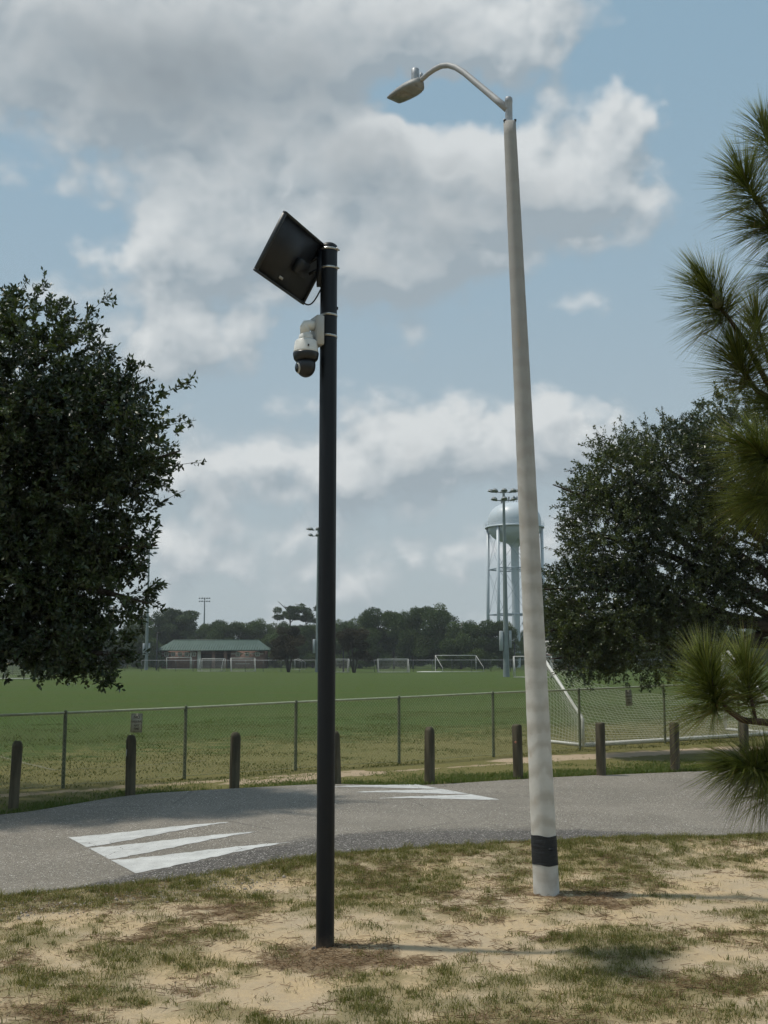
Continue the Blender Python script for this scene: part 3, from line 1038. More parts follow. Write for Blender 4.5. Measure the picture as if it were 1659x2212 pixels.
dirp = Vector((BP[0] - CB.x, BP[1] - CB.y, 0)).normalized()
angp = math.atan2(dirp.y, dirp.x)
bx = Vector((BP[0], BP[1], 4.427)) - dirp * 0.091
MB().box(cl(bx), (0.060, 0.130, 0.225), angp, 0.006).build('wall_box', 'grey_plastic', ct)
ap = [bx - dirp * 0.025 + Vector((0, 0, 0.045)), bx - dirp * 0.07 + Vector((0, 0, 0.038)), Vector((CB.x, CB.y, 4.462)) - dirp * 0.005, Vector((CB.x, CB.y, 4.45)) - dirp * 0.012, Vector((CB.x, CB.y, 4.40)) - dirp * 0.008]
MB().tube([cl(p) for p in ap], [0.042, 0.040, 0.038, 0.036, 0.036], 12).build('arm', 'white_plastic', ct, True)
MB().lathe([(0.036, 0.405), (0.040, 0.395), (0.052, 0.385), (0.056, 0.365), (0.055, 0.345), (0.0, 0.345)], 32).build('neck', 'white_plastic', ct, True)
bod = MB().lathe([(0.0, 0.347), (0.074, 0.346), (0.083, 0.335), (0.092, 0.262), (0.0945, 0.250), (0.0, 0.249)], 40).build('housing', 'white_plastic', ct, True)
MB().box((-0.02 + 0.045, -0.0895, 0.288), (0.010, 0.006, 0.014)).build('vent_mark', 'black_plastic', bod)
sh = MB().lathe([(0.0, 0.2505), (0.0955, 0.2495), (0.096, 0.240), (0.090, 0.205), (0.078, 0.190), (0.0, 0.188)], 40).build('shroud', 'black_plastic', ct, True)
dm = [(0.0, 0.192), (0.070, 0.19), (0.072, 0.16)] + [(0.072 * math.cos(a), 0.150 - 0.083 * math.sin(a)) for a in np.linspace(0, 1.5, 9)] + [(0.0, 0.067)]
ball = MB().lathe(dm, 36).build('camera_ball', 'black_plastic', ct, True)
ld_ = Vector((-0.93, -0.36, 0)).normalized()
mtx = Matrix.Rotation(math.atan2(ld_.y, ld_.x), 4, 'Z') @ Matrix.Rotation(R_(96), 4, 'Y')
lens = MB().lathe([(0.0, 0.076), (0.03, 0.075), (0.036, 0.070), (0.037, 0.05)], 24, (0, 0, 0.142), mtx).build('lens_window', 'dark_glass', ball, True)
MB().lathe([(0.037, 0.052), (0.043, 0.055), (0.043, 0.064), (0.037, 0.068)], 24, (0, 0, 0.142), mtx).build('lens_ring', 'grey_plastic', lens, True)
for z_, tl in ((4.559, R_(-1)), (4.398, R_(1))):
    band(cl((BP[0], BP[1], z_)), 0.064, R_(-92), ct, tl)

# ------------------------------------------------------------------ white street lamp
WB, WT = Vector((1.378, 9.781, 0)), Vector((1.174, 9.781, 6.957))
lt = thing('street_lamp', 'tall pale concrete street lamp leaning slightly left with a curved arm', 'street lamp', tuple(WB))
ax = (WT - WB) / 6.957


def wp(z):
    return ax * z


zs = np.concatenate([[-0.3], np.linspace(0, 6.957, 60)])
rs = 0.110 + (0.0575 - 0.110) * np.clip(zs, 0, 7) / 6.957 + 0.0006 * np.sin(zs * 21) * (zs > 0.05) + 0.0015 * (fbm(zs * 2.3, zs * 0, 5) - 0.5)
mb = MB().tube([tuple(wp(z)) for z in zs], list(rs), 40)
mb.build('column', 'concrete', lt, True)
zs = np.linspace(0.275, 0.517, 9)
rr = [0.110 - 0.0525 * z / 6.957 + 0.003 + 0.0009 * math.sin(z * 140) for z in zs]
tp = MB().tube([tuple(wp(z)) for z in zs], rr, 40, cap=False)
for k_ in range(len(tp.V[0])):
    p = tp.V[0][k_]
    a_ = math.atan2(p[1], p[0])
    if k_ < 40 or k_ >= len(tp.V[0]) - 40:
        tp.V[0][k_][2] += 0.007 * math.sin(2 * a_ + 0.5) + 0.003 * math.sin(5 * a_)
tape = tp.build('tape_band', 'tape', lt, True)
MB().box((0.03, -0.113, 0.41), (0.04, 0.004, 0.022), 0.15).build('torn_flap', 'tape', tape)
MB().lathe([(0.0, 7.205), (0.030, 7.205), (0.036, 7.195), (0.037, 7.16), (0.034, 7.155), (0.034, 6.94)], 24, tuple(wp(0) + Vector((-0.21, 0, 0)))).build('tenon', 'galv', lt, True)
for dx_ in (-0.05, 0.05):
    MB().box(tuple(wp(6.957) + Vector((dx_, -0.02, 0.012))), (0.02, 0.02, 0.02)).build('set_bolt', 'black_plastic', lt)
a42 = R_(42)
ad = Vector((-math.sin(a42), math.cos(a42), 0))
top = Vector((1.168, 9.781, 7.10)) - WB
ctrl = [(0.0, -0.02), (0.14, 0.13), (0.28, 0.28), (0.43, 0.44), (0.57, 0.59), (0.68, 0.69), (0.78, 0.755), (0.88, 0.79), (0.98, 0.795), (1.07, 0.785), (1.15, 0.765), (1.20, 0.755)]
ap = [tuple(top + ad * r + Vector((0, 0, z))) for r, z in ctrl]
MB().tube(ap, [0.036, 0.034, 0.032, 0.031, 0.030, 0.029, 0.028, 0.027, 0.026, 0.025, 0.025, 0.025], 16).build('arm', 'arm_metal', lt, True)
# cobra head: flat tapered housing
hz = top + Vector((0, 0, 0.745))
sd_ = ad.cross(Vector((0, 0, 1))).normalized()
stn_ = [(1.17, 0.036, 0.036, -0.022), (1.20, 0.070, 0.045, -0.040), (1.26, 0.095, 0.050, -0.048), (1.34, 0.106, 0.046, -0.050), (1.44, 0.105, 0.034, -0.049), (1.53, 0.098, 0.018, -0.047), (1.59, 0.088, 0.002, -0.044), (1.605, 0.080, -0.012, -0.040)]
P, F, T = [], [], []
for r, w, zu, zd in stn_:
    c_ = hz + ad * r
    sec = [(-w, zd), (-w, zd + 0.35 * (zu - zd)), (-w * 0.8, zu * 0.75 + zd * 0.25), (-w * 0.4, zu), (w * 0.4, zu), (w * 0.8, zu * 0.75 + zd * 0.25), (w, zd + 0.35 * (zu - zd)), (w, zd)]
    P += [tuple(c_ + sd_ * s_ + Vector((0, 0, z_))) for s_, z_ in sec]
for i in range(len(stn_) - 1):
    for k_ in range(8):
        j = (k_ + 1) % 8
        F.append((i * 8 + k_, i * 8 + 8 + k_, i * 8 + 8 + j, i * 8 + j))
P += [tuple(hz + ad * 1.17), tuple(hz + ad * 1.605 + Vector((0, 0, -0.026)))]
e_ = (len(stn_) - 1) * 8
for k_ in range(8):
    j = (k_ + 1) % 8
    T.append((len(P) - 2, k_, j))
    T.append((len(P) - 1, e_ + j, e_ + k_))
hd = MB().add(P, [np.array(F), np.array(T)]).build('luminaire', 'lamp_grey', lt)
mrot = Matrix((ad, sd_, Vector((0, 0, 1)))).transposed().to_4x4()
if mrot.determinant() < 0:
    mrot = Matrix((ad, -sd_, Vector((0, 0, 1)))).transposed().to_4x4()
MB().box(tuple(hz + ad * 1.46 + Vector((0, 0, -0.0495))), (0.20, 0.15, 0.008), mtx=mrot).build('lens_panel', 'lamp_glass', hd)
MB().box(tuple(hz + ad * 1.275 + Vector((0, 0, -0.050))), (0.14, 0.15, 0.012), mtx=mrot, bev=0.004).build('access_door', 'lamp_grey', hd)
MB().lathe([(0.042, 0.03), (0.042, 0.10), (0.040, 0.165), (0.032, 0.173), (0.0, 0.174)], 20, tuple(hz + ad * 1.26)).build('photocell', 'galv', hd, True)
MB().box(tuple(hz + ad * 1.17 + Vector((0, 0, 0.065))), (0.014, 0.03, 0.05), mtx=mrot).build('clip', 'galv', hd)

# ------------------------------------------------------------------ wooden bollards along the road
BOLL = [(-5.029, 15.45, 0.92, 'leftmost dark wooden post at the far road edge, cut near the picture side'),
        (-3.749, 16.80, 0.91, 'wooden post at the road edge just below the left no parking sign'),
        (-2.323, 17.62, 0.90, 'wooden post at the road edge, third from the left, left of the black pole'),
        (-0.765, 18.18, 0.88, 'wooden post mostly hidden behind the black pole'),
        (0.742, 18.60, 0.92, 'wooden post at the road edge midway between the black pole and the lamp column'),
        (2.292, 19.42, 0.91, 'wooden post with a round red reflector close left of the white lamp column'),
        (3.784, 19.80, 0.92, 'wooden post first to the right of the white lamp column, before the goal net'),
        (5.257, 20.52, 0.88, 'wooden post leaning left just left of the hanging pine needles'),
        (6.72, 21.15, 0.90, 'wooden post seen through the lowest pine needles at the right')]
bl_proto = None
for i, (x, y, h, lab) in enumerate(BOLL):
    hw = 0.066
    h = h + 0.0
    t = thing('wooden_bollard', lab, 'bollard', (x, y, -0.02), R_(20 + 25 * (i > 3) + rng.uniform(-6, 6)), 'wooden bollards along the far road edge')
    t.rotation_euler[1] = R_(rng.uniform(-1.8, 1.8))
    mb = MB()
    P = []
    prof_ = [(1.0, -0.25), (1.0, h * 0.5), (1.0, h - 0.07), (0.93, h - 0.045), (0.74, h - 0.012), (0.5, h + 0.004)] if i < 5 else [(1.0, -0.25), (1.0, h * 0.5), (1.0, h - 0.03), (0.96, h - 0.012), (0.9, h), (0.5, h + 0.004)]
    b_ = 0.012
    for s_, z_ in prof_:
        q = hw * s_
        bb = min(b_ * (1 + 2.2 * (1 - s_)), q * 0.6)
        P += [(-q + bb, -q, z_), (q - bb, -q, z_), (q, -q + bb, z_), (q, q - bb, z_), (q - bb, q, z_), (-q + bb, q, z_), (-q, q - bb, z_), (-q, -q + bb, z_)]
    P = np.array(P) + np.concatenate([np.zeros((16, 3)), rng.normal(0, 0.003, (len(P) - 16, 3))])
    F, T = [], []
    for k_ in range(len(prof_) - 1):
        for a in range(8):
            j = (a + 1) % 8
            F.append((k_ * 8 + a, k_ * 8 + j, k_ * 8 + 8 + j, k_ * 8 + 8 + a))
    P = np.concatenate([P, [(0, 0, prof_[-1][1] + 0.003)]])
    e_ = (len(prof_) - 1) * 8
    for a in range(8):
        T.append((len(P) - 1, e_ + a, e_ + (a + 1) % 8))
    MB().add(P, [np.array(F), np.array(T)]).build('post', 'wood_post', t)
    if i == 5:
        MB().lathe([(0.0, 0.006), (0.018, 0.005), (0.021, 0.0), (0.021, -0.004)], 20, (-hw - 0.002, -0.01, 0.62), Matrix.Rotation(R_(-90), 4, 'Y')).build('reflector', 'reflect_red', t, True)
    if i == 1:
        MB().box((-hw - 0.002, -0.02, 0.66), (0.004, 0.035, 0.10)).build('paint_scrap', 'goal_white', t)

# ------------------------------------------------------------------ chain-link fence in front of the field
FP = [(-8.55, 15.25, 1.16), (-6.82, 16.66, 1.17), (-5.105, 18.07, 1.18), (-3.424, 19.454, 1.20), (-1.636, 20.893, 1.24), (0.289, 22.168, 1.28), (2.286, 23.724, 1.32), (4.435, 25.652, 1.34), (6.819, 27.463, 1.38), (9.2, 29.3, 1.42), (11.6, 31.1, 1.45)]
ft = thing('chain_link_fence', 'low green chain link fence running along the near side of the field', 'fence', (-5.1, 18.07, -0.02))
fo = np.array([-5.1, 18.07, 0.0])
FPn = np.array(FP)
rail = [(x, y, h) for x, y, h in FP]
MB().tube(np.array(rail) - fo, 0.021, 8).build('top_rail', 'sunlit_rail', ft, True)
MB().tube(np.array([(x, y, 0.05) for x, y, h in FP]) - fo, 0.004, 5).build('tension_wire', 'wire', ft, True)
for i, (x, y, h) in enumerate(FP):
    pm_ = MB().lathe([(0.030, -0.3), (0.030, h + 0.01), (0.026, h + 0.035), (0.0, h + 0.05)], 14, np.array((x, y, 0)) - fo).build('post', 'fence_green', ft, True)
A_, B_ = [], []
sp = 0.0565
for i in range(len(FP) - 1):
    p, q = FPn[i], FPn[i + 1]
    dl = math.hypot(q[0] - p[0], q[1] - p[1])
    ux, uy = (q[0] - p[0]) / dl, (q[1] - p[1]) / dl
    off_ = np.array((uy * 0.030, -ux * 0.030))
    hgt_ = (p[2] + q[2]) / 2 - 0.01
    for sgn in (1, -1):
        s0 = np.arange(-hgt_, dl + hgt_, sp * 1.18)
        a0, a1 = s0, s0 + sgn * hgt_ * 0.9
        z0, z1 = np.full_like(s0, 0.03), np.full_like(s0, hgt_)
        # clip to the panel
        dlt = a1 - a0
        t0 = np.clip(np.where(dlt > 0, -a0 / dlt, (dl - a0) / dlt), 0, 1)
        t1 = np.clip(np.where(dlt > 0, (dl - a0) / dlt, -a0 / dlt), 0, 1)
        ok_ = t1 - t0 > 0.02
        aa, bb = a0 + dlt * t0, a0 + dlt * t1
        za, zb = z0 + (z1 - z0) * t0, z0 + (z1 - z0) * t1
        A_.append(np.stack([p[0] + ux * aa + off_[0], p[1] + uy * aa + off_[1] + sgn * 0.003, za], 1)[ok_])
        B_.append(np.stack([p[0] + ux * bb + off_[0], p[1] + uy * bb + off_[1] + sgn * 0.003, zb], 1)[ok_])
tag(MB().prisms(np.concatenate(A_) - fo, np.concatenate(B_) - fo, 0.0021).build('wire_mesh', 'wire', ft), kind='stuff')


# ------------------------------------------------------------------ signs hung on the fence
def text_mesh(body, size):
    cu = bpy.data.curves.new('lettering', 'FONT')
    cu.body = body
    cu.size = size
    cu.align_x = 'CENTER'
    cu.align_y = 'CENTER'
    cu.extrude = 0.0006
    cu.offset = size * 0.02
    o = bpy.data.objects.new('tmp', cu)
    COL.objects.link(o)
    dg = bpy.context.evaluated_depsgraph_get()
    me = bpy.data.meshes.new_from_object(o.evaluated_get(dg))
    bpy.data.objects.remove(o)
    bpy.data.curves.remove(cu)
    return me


def sign(x, y, z, ang, w, h, label, tilt=0.0):
    t = thing('no_parking_sign', label, 'sign', (x, y, z), ang, 'no parking signs hung on the fence')
    t.rotation_euler = (0, tilt, ang)
    MB().box((0, 0, 0), (w, 0.003, h), 0).build('plate', 'sign', t)
    bw = 0.006
    fr = MB()
    for c_, s_ in (((0, -0.0025, h / 2 - 0.012), (w - 0.02, 0.002, bw)), ((0, -0.0025, -h / 2 + 0.012), (w - 0.02, 0.002, bw)), ((-w / 2 + 0.012, -0.0025, 0), (bw, 0.002, h - 0.03)), ((w / 2 - 0.012, -0.0025, 0), (bw, 0.002, h - 0.03))):
        fr.box(c_, s_)
    fr.build('border', 'sign_ink', t)
    for body, zz_, sz in (('NO', 0.30, 0.30), ('PARKING', 0.07, 0.205), ('ANY', -0.13, 0.20), ('TIME', -0.31, 0.20)):
        me = text_mesh(body, sz * h * 0.78)
        o = link('lettering', me, 'sign_ink', t, (0, -0.0028, zz_ * h))
        o.rotation_euler = (math.pi / 2, 0, 0)


def on_fence(i, s, off=0.0):
    p, q = FPn[i], FPn[i + 1]
    a = p + (q - p) * s
    ang = math.atan2(q[1] - p[1], q[0] - p[0])
    return a[0] - math.sin(ang) * off, a[1] + math.cos(ang) * off, ang


x, y, ang = on_fence(2, 0.575, 0.0)
sign(x, y, 0.955, ang, 0.215, 0.315, 'faded no parking sign hung on the fence above a post at the left', R_(1.5))
x, y, ang = on_fence(7, 0.57, 0.0)
sign(x, y, 1.10, ang, 0.225, 0.38, 'faded no parking sign hung on the fence in front of the near goal net', R_(-2.5))


# ------------------------------------------------------------------ goals
def seg_tube(mb, pts, r, sides=8):
    mb.tube(pts, r, sides)
    return mb


def net_grid(S_, nu, nv, r, name, parent, mt='net'):
    """S_(u,v) -> point; cords along both directions"""
    A_, B_ = [], []
    K = 14
    for i in range(nu + 1):
        u = i / nu
        pts = np.array([S_(u, k_ / K) for k_ in range(K + 1)])
        A_.append(pts[:-1]); B_.append(pts[1:])
    for j in range(nv + 1):
        v = j / nv
        pts = np.array([S_(k_ / (2 * K), v) for k_ in range(2 * K + 1)])
        A_.append(pts[:-1]); B_.append(pts[1:])
    return tag(MB().prisms(np.concatenate(A_), np.concatenate(B_), r).build(name, mt, parent), kind='stuff')


gt = thing('soccer_goal', 'large white goal with drooping net just behind the near fence', 'goal', (4.63, 26.33, -0.02))
O3 = np.array([4.63, 26.33, 0.0])
bl, br = np.array([4.63, 26.33, 0.05]), np.array([10.62, 30.50, 0.05])
dv = np.array([-0.86, 1.72, 0.0]) * 1.02
up = np.array([0, 0, 1.0])
for side in (bl, br):
    MB().tube([side - O3, side + up * 0.58 - O3, side + dv * 0.02 + up * 0.63 - O3, side + dv + up * 2.39 - O3], 0.036, 10).build('stanchion', 'goal_white', gt, True)
    MB().tube([side - O3, side + dv - O3], 0.036, 10).build('side_bar', 'goal_white', gt, True)
    MB().tube([side + dv - O3, side + dv + up * 2.39 - O3], 0.05, 12).build('post', 'goal_white', gt, True)
MB().tube([bl - O3, br - O3], 0.05, 10).build('ground_bar', 'goal_white', gt, True)
MB().tube([bl + dv + up * 2.39 - O3, br + dv + up * 2.39 - O3], 0.05, 12).build('crossbar', 'goal_white', gt, True)


def back_net(u, v):
    sag = 4 * u * (1 - u)
    uu_ = u + 0.055 * (1 - v) * math.sin(math.pi * u)
    base = bl + (br - bl) * uu_ - dv * 0.0
    topz = 2.35 - 1.30 * sag ** 0.55
    back = 1 - 0.62 * sag ** 0.6
    q = base + dv * back * v ** 1.35 + up * (topz * v - 0.10 * math.sin(math.pi * v))
    q = q + up * 0.03 * math.sin(31 * u + 7 * v) * v
    return q - O3


net_grid(back_net, 62, 22, 0.0042, 'back_net', gt)
for side in (bl, br):
    def side_net(u, v, side=side):
        topv = 0.60 + (2.36 - 0.60) * u
        return side + dv * u + up * (topv * v) + np.array([0.05, -0.03, 0]) * math.sin(3.1 * u) * math.sin(3.1 * v) - O3
    net_grid(side_net, 16, 18, 0.0042, 'side_net', gt)


def far_goal(px, py, w, h, dep, ang, label, net=True, knee=0.0, thick=0.06):
    t = thing('soccer_goal', label, 'goal', (px, py, -0.02), ang)
    hw_ = w / 2
    for s_ in (-1, 1):
        MB().tube([(s_ * hw_, 0, 0), (s_ * hw_, 0, h)], thick, 8).build('post', 'far_goal_white', t, True)
        pts = [(s_ * hw_, 0, h), (s_ * hw_, dep, knee), (s_ * hw_, dep, 0)] if knee > 0 else [(s_ * hw_, 0, h), (s_ * hw_, dep * 0.4, h), (s_ * hw_, dep, 0)]
        MB().tube(pts, thick * 0.7, 8).build('stanchion', 'far_goal_white', t, True)
        MB().tube([(s_ * hw_, 0, 0.05), (s_ * hw_, dep, 0.05)], thick * 0.6, 6).build('side_bar', 'far_goal_white', t, True)
    MB().tube([(-hw_, 0, h), (hw_, 0, h)], thick, 8).build('crossbar', 'far_goal_white', t, True)
    MB().tube([(-hw_, dep, 0.06), (hw_, dep, 0.06)], thick * 0.7, 8).build('ground_bar', 'far_goal_white', t, True)
    if net:
        def f_(u, v):
            return np.array([-hw_ + w * u, dep * (1 - v) ** 0.8 if knee > 0 else dep * (1 - v), h * v])
        net_grid(f_, int(w / 0.22), int(h / 0.22), 0.010, 'back_net', t, 'far_net')
        for s_ in (-1, 1):
            def g_(u, v, s_=s_):
                return np.array([s_ * hw_, dep * u * 1.0, (h * (1 - u) + 0.02) * v])
            net_grid(g_, 5, 8, 0.010, 'side_net', t, 'far_net')
    return t


far_goal(16.9, 128.0, 4.25, 2.36, -1.6, R_(0), 'plain white goal frame just behind the white lamp column in the distance', False)
far_goal(11.9, 186.0, 7.6, 2.7, -2.6, R_(24), 'wide white goal with slanted side bars left of the tall floodlight mast', False, 0.7)
far_goal(1.35, 181.0, 4.9, 2.12, -2.0, R_(8), 'white goal with a pale net in the middle distance right of the black pole', True)
far_goal(-8.0, 181.7, 4.7, 2.12, -1.8, R_(-8), 'white goal half hidden behind the black pole in the distance', True)
far_goal(-30.2, 198.5, 4.4, 2.2, -2.0, R_(-14), 'white goal in front of the brick building, left of two with nets', True)
far_goal(-25.0, 198.0, 4.2, 2.3, -2.0, R_(14), 'white goal in front of the brick building, right of two with nets', True)
far_goal(-45.0, 246.0, 5.4, 2.5, 1.6, R_(6), 'plain white goal frame farther back before the left end of the brick building', False)
far_goal(-18.8, 232.0, 2.4, 2.5, -2.2, R_(78), 'small white goal seen from the side right of the brick building', False, 1.6)
far_goal(-38.6, 121.0, 5.5, 2.35, -1.6, R_(-20), 'white goal with a pale net at the left edge under the oak', True, 0.9)


# ------------------------------------------------------------------ floodlight masts
def dome(mb, c, r, yaw, pitch):
    prof_ = [(0.0, 0.62), (0.45, 0.55), (0.8, 0.30), (1.0, -0.15), (1.02, -0.22), (0.85, -0.18), (0.0, -0.1)]
    mtx_ = Matrix.Rotation(yaw, 4, 'Z') @ Matrix.Rotation(pitch, 4, 'X')
    mb.lathe([(a * r, b_ * r) for a, b_ in prof_], 10, c, mtx_)


def floodlight(x, y, h, label, scale=1.0, rows=((0, 8, 1.55), (-1.0, 6, 1.35)), cab=True, two_bank=True):
    t = thing('floodlight_mast', label, 'floodlight', (x, y, -0.02), 0, 'floodlight masts around the field')
    MB().lathe([(0.40, 0), (0.34, 2), (0.14, h - 0.6), (0.13, h - 0.3), (0.0, h - 0.28)], 14).build('mast', 'mast', t, True)
    for dz, n_, rad in rows:
        a_ = MB()
        zc = h - 0.55 + dz
        if two_bank:
            a_.tube([(-rad * scale, 0, zc), (rad * scale, 0, zc)], 0.06, 6)
            a_.tube([(0, -0.8 * scale, zc), (0, 0.8 * scale, zc)], 0.06, 6)
        else:
            a_.tube([(-rad * scale, 0, zc), (rad * scale, 0, zc)], 0.06, 6)
        a_.build('crossarm', 'mast_lamp', t)
        for k_ in range(n_):
            if two_bank:
                an = 2 * math.pi * (k_ + 0.5 * (dz < 0)) / n_
                c_ = (rad * scale * math.cos(an), 0.8 * scale * math.sin(an), zc + 0.12)
                m_ = MB()
                dome(m_, c_, 0.40 * scale, an + math.pi / 2, R_(-14))
            else:
                c_ = (-rad * scale + 2 * rad * scale * k_ / (n_ - 1), -0.2, zc + 0.0)
                m_ = MB()
                dome(m_, c_, 0.27 * scale, 0, R_(55))
            m_.build('lamp_head', 'mast_lamp', t, True)
    if cab:
        MB().box((-0.55, -0.05, 4.2), (0.42, 0.5, 2.3), 0, 0.03).build('cabinet', 'cabinet', t)
        MB().box((0.52, 0.05, 4.4), (0.30, 0.45, 2.0), 0, 0.03).build('cabinet', 'cabinet', t)
    return t


floodlight(14.3, 131.35, 22.4, 'tall floodlight mast with grey cabinets in front of the water tower', 0.98)
floodlight(-10.85, 182.2, 23.8, 'floodlight mast close behind the left side of the black pole', 1.05)
floodlight(-48.3, 227.6, 25.2, 'floodlight mast half hidden in the leaves of the left oak', 1.05)
floodlight(-53.2, 330.0, 20.7, 'distant floodlight mast rising behind the green roofed building', 1.0, ((0, 5, 1.45), (-0.9, 5, 1.45)), False, False)


def lamp_post(x, y, h, label, arm=0.5):
    t = thing('path_lamp', label, 'street lamp', (x, y, -0.02), 0, 'short dark path lamps beyond the field')
    MB().lathe([(0.16, 0), (0.13, 0.3), (0.10, h), (0.0, h + 0.02)], 10).build('post', 'black_paint', t, True)
    MB().box((arm, 0, h - 0.05), (1.3 * abs(arm) + 0.35, 0.4, 0.22), 0, 0.04).build('lamp_head', 'black_paint', t)


lamp_post(-44.1, 217.3, 7.3, 'short black path lamp at the left corner of the brick building', 0.35)
lamp_post(-6.6, 181.7, 6.7, 'short black path lamp just right of the black pole in the distance', 0.4)
lamp_post(23.3, 200.0, 5.0, 'short dark path lamp at the foot of the water tower', -0.3)

# ------------------------------------------------------------------ water tower
TX, TY = 34.3, 290.0
wt = thing('water_tower', 'pale blue water tower on six legs rising behind the trees', 'water tower', (TX, TY, -0.02), 0)
zb = 36.9
RT = 7.0
prof_ = [(1.05, zb - 4.9), (2.0, zb - 4.75)]
prof_ += [(RT * math.cos(a), zb - 0.6 + 4.2 * math.sin(a)) for a in np.linspace(-1.25, 0, 12)]
prof_ += [(RT, zb + 1.2)]
prof_ += [(RT * math.cos(a) ** 0.8, zb + 1.2 + 4.9 * math.sin(a)) for a in np.linspace(0.08, 1.5, 14)] + [(0.0, zb + 6.12)]
tank = MB().lathe(prof_, 48).build('tank', 'tower', wt, True)
bal = MB().lathe([(RT - 0.05, zb - 0.35), (RT + 0.75, zb - 0.35), (RT + 0.78, zb - 0.75), (RT + 0.72, zb - 0.75), (RT + 0.70, zb - 0.45), (RT - 0.05, zb - 0.45)], 48).build('balcony', 'tower', wt, True)
rl = MB()
cir = [((RT + 0.72) * math.cos(a), (RT + 0.72) * math.sin(a)) for a in np.linspace(0, 2 * math.pi, 61)]
for z_ in (zb + 0.2, zb + 0.68):
    rl.prisms([(c_[0], c_[1], z_) for c_ in cir[:-1]], [(c_[0], c_[1], z_) for c_ in cir[1:]], 0.035, 4)
rl.prisms([(c_[0], c_[1], zb - 0.35) for c_ in cir[:-1:2]], [(c_[0], c_[1], zb + 0.7) for c_ in cir[:-1:2]], 0.03, 4)
rl.build('railing', 'tower', bal)
MB().lathe([(1.05, 0), (1.05, 30.8), (1.15, 31.3), (1.7, 32.0), (2.05, 32.4)], 24).build('riser', 'tower', wt, True)
LA = [R_(166 + 60 * i) for i in range(6)]
lp = [(7.05 * math.cos(a), 7.05 * math.sin(a)) for a in LA]
for x, y in lp:
    MB().tube([(x * 1.06, y * 1.06, 0), (x, y, zb - 0.3)], 0.42, 14).build('leg', 'tower', wt, True)
for z_ in (25.4, 13.6):
    s_ = MB()
    for i in range(6):
        x0, y0_ = lp[i]
        x1, y1_ = lp[(i + 1) % 6]
        s_.tube([(x0, y0_, z_), (x1, y1_, z_)], 0.16, 6)
        s_.tube([(x0, y0_, z_), (0, 0, z_)], 0.07, 5)
    s_.build('strut_ring', 'tower_dark', wt)
for i in range(6):
    x0, y0_ = lp[i]
    x1, y1_ = lp[(i + 1) % 6]
    for za, zb_ in ((0.5, 13.4), (13.8, 25.2), (25.6, zb - 1.2)):
        MB().prisms([(x0, y0_, za), (x1, y1_, za)], [(x1, y1_, zb_), (x0, y0_, zb_)], 0.05, 4).build('tie_rods', 'tower_dark', wt)
for i, (x, y, hh_) in enumerate([(-2.6, -1.5, 1.6), (-1.4, 1.2, 2.1), (-0.4, -2.0, 1.8), (0.8, 1.5, 2.2), (1.7, -1.2, 1.7), (2.7, 0.8, 1.5), (-3.3, 1.0, 1.3)]):
    z0 = zb + 5.3
    a_ = MB().tube([(x, y, z0), (x, y, z0 + hh_ + 0.6)], 0.06, 5)
    a_.box((x + 0.15, y - 0.15, z0 + hh_), (0.35, 0.2, 0.9), 0.3 * i)
    a_.build('antenna', 'antenna', wt)

# ------------------------------------------------------------------ brick building
BX, BY = -40.6, 270.0
bt = thing('brick_building', 'low red brick building with a green metal hip roof beyond the field', 'building', (BX, BY, -0.02))
W2, D2, EH, RH = 12.1, 5.0, 4.35, 6.75
wl = MB()
wl.box((-7.9, 0, EH / 2), (8.4, 2 * D2, EH))
wl.box((8.2, 0, EH / 2), (7.8, 2 * D2, EH))
wl.box((0.3, 1.5, EH / 2), (8.0, 2 * D2 - 3.0, EH - 0.02))
wl.build('wall', 'brick', bt)
MB().box((0.3, -3.42, 1.7), (7.9, 0.1, 3.3)).build('entrance_shade', 'recess_shade', bt)  # dark sheet standing in for the shade inside the entrance
for x in (-3.2, 0.2, 3.0):
    MB().box((x, -4.6, EH / 2 - 0.1), (0.75, 0.75, EH - 0.2), 0, 0.03).build('column', 'trim' if x == -3.2 else 'brick', bt)
for x in (-5.2,):
    MB().box((x, -5.03, 2.1), (0.25, 0.08, 4.2)).build('downpipe', 'trim', bt)
EV = 1.2
roof = MB()
ex, ey = W2 + EV, D2 + EV
rx = 10.3
P = [(-ex, -ey, EH), (ex, -ey, EH), (ex, ey, EH), (-ex, ey, EH), (-rx - 0.9, -1.6, RH - 0.75), (rx + 0.9, -1.6, RH - 0.75), (rx + 0.9, 1.6, RH - 0.75), (-rx - 0.9, 1.6, RH - 0.75), (-rx, 0, RH), (rx, 0, RH)]
roof.add(P, [np.array([(0, 1, 5, 4), (2, 3, 7, 6), (4, 5, 9, 8), (6, 7, 8, 9), (1, 2, 6, 5), (3, 0, 4, 7)]), np.array([(5, 6, 9), (7, 4, 8)])])
roof.box((0, -ey + 0.03, EH - 0.14), (2 * ex, 0.06, 0.26))
roof.box((0, ey - 0.03, EH - 0.14), (2 * ex, 0.06, 0.26))
roof.box((-ex + 0.03, 0, EH - 0.14), (0.06, 2 * ey - 0.13, 0.26))
roof.box((ex - 0.03, 0, EH - 0.14), (0.06, 2 * ey - 0.13, 0.26))
ro = roof.build('roof', 'roof_green', bt)
MB().tube([(-rx, 0, RH + 0.03), (rx, 0, RH + 0.03)], 0.12, 6).build('ridge_cap', 'roof_green', ro)
seam = None
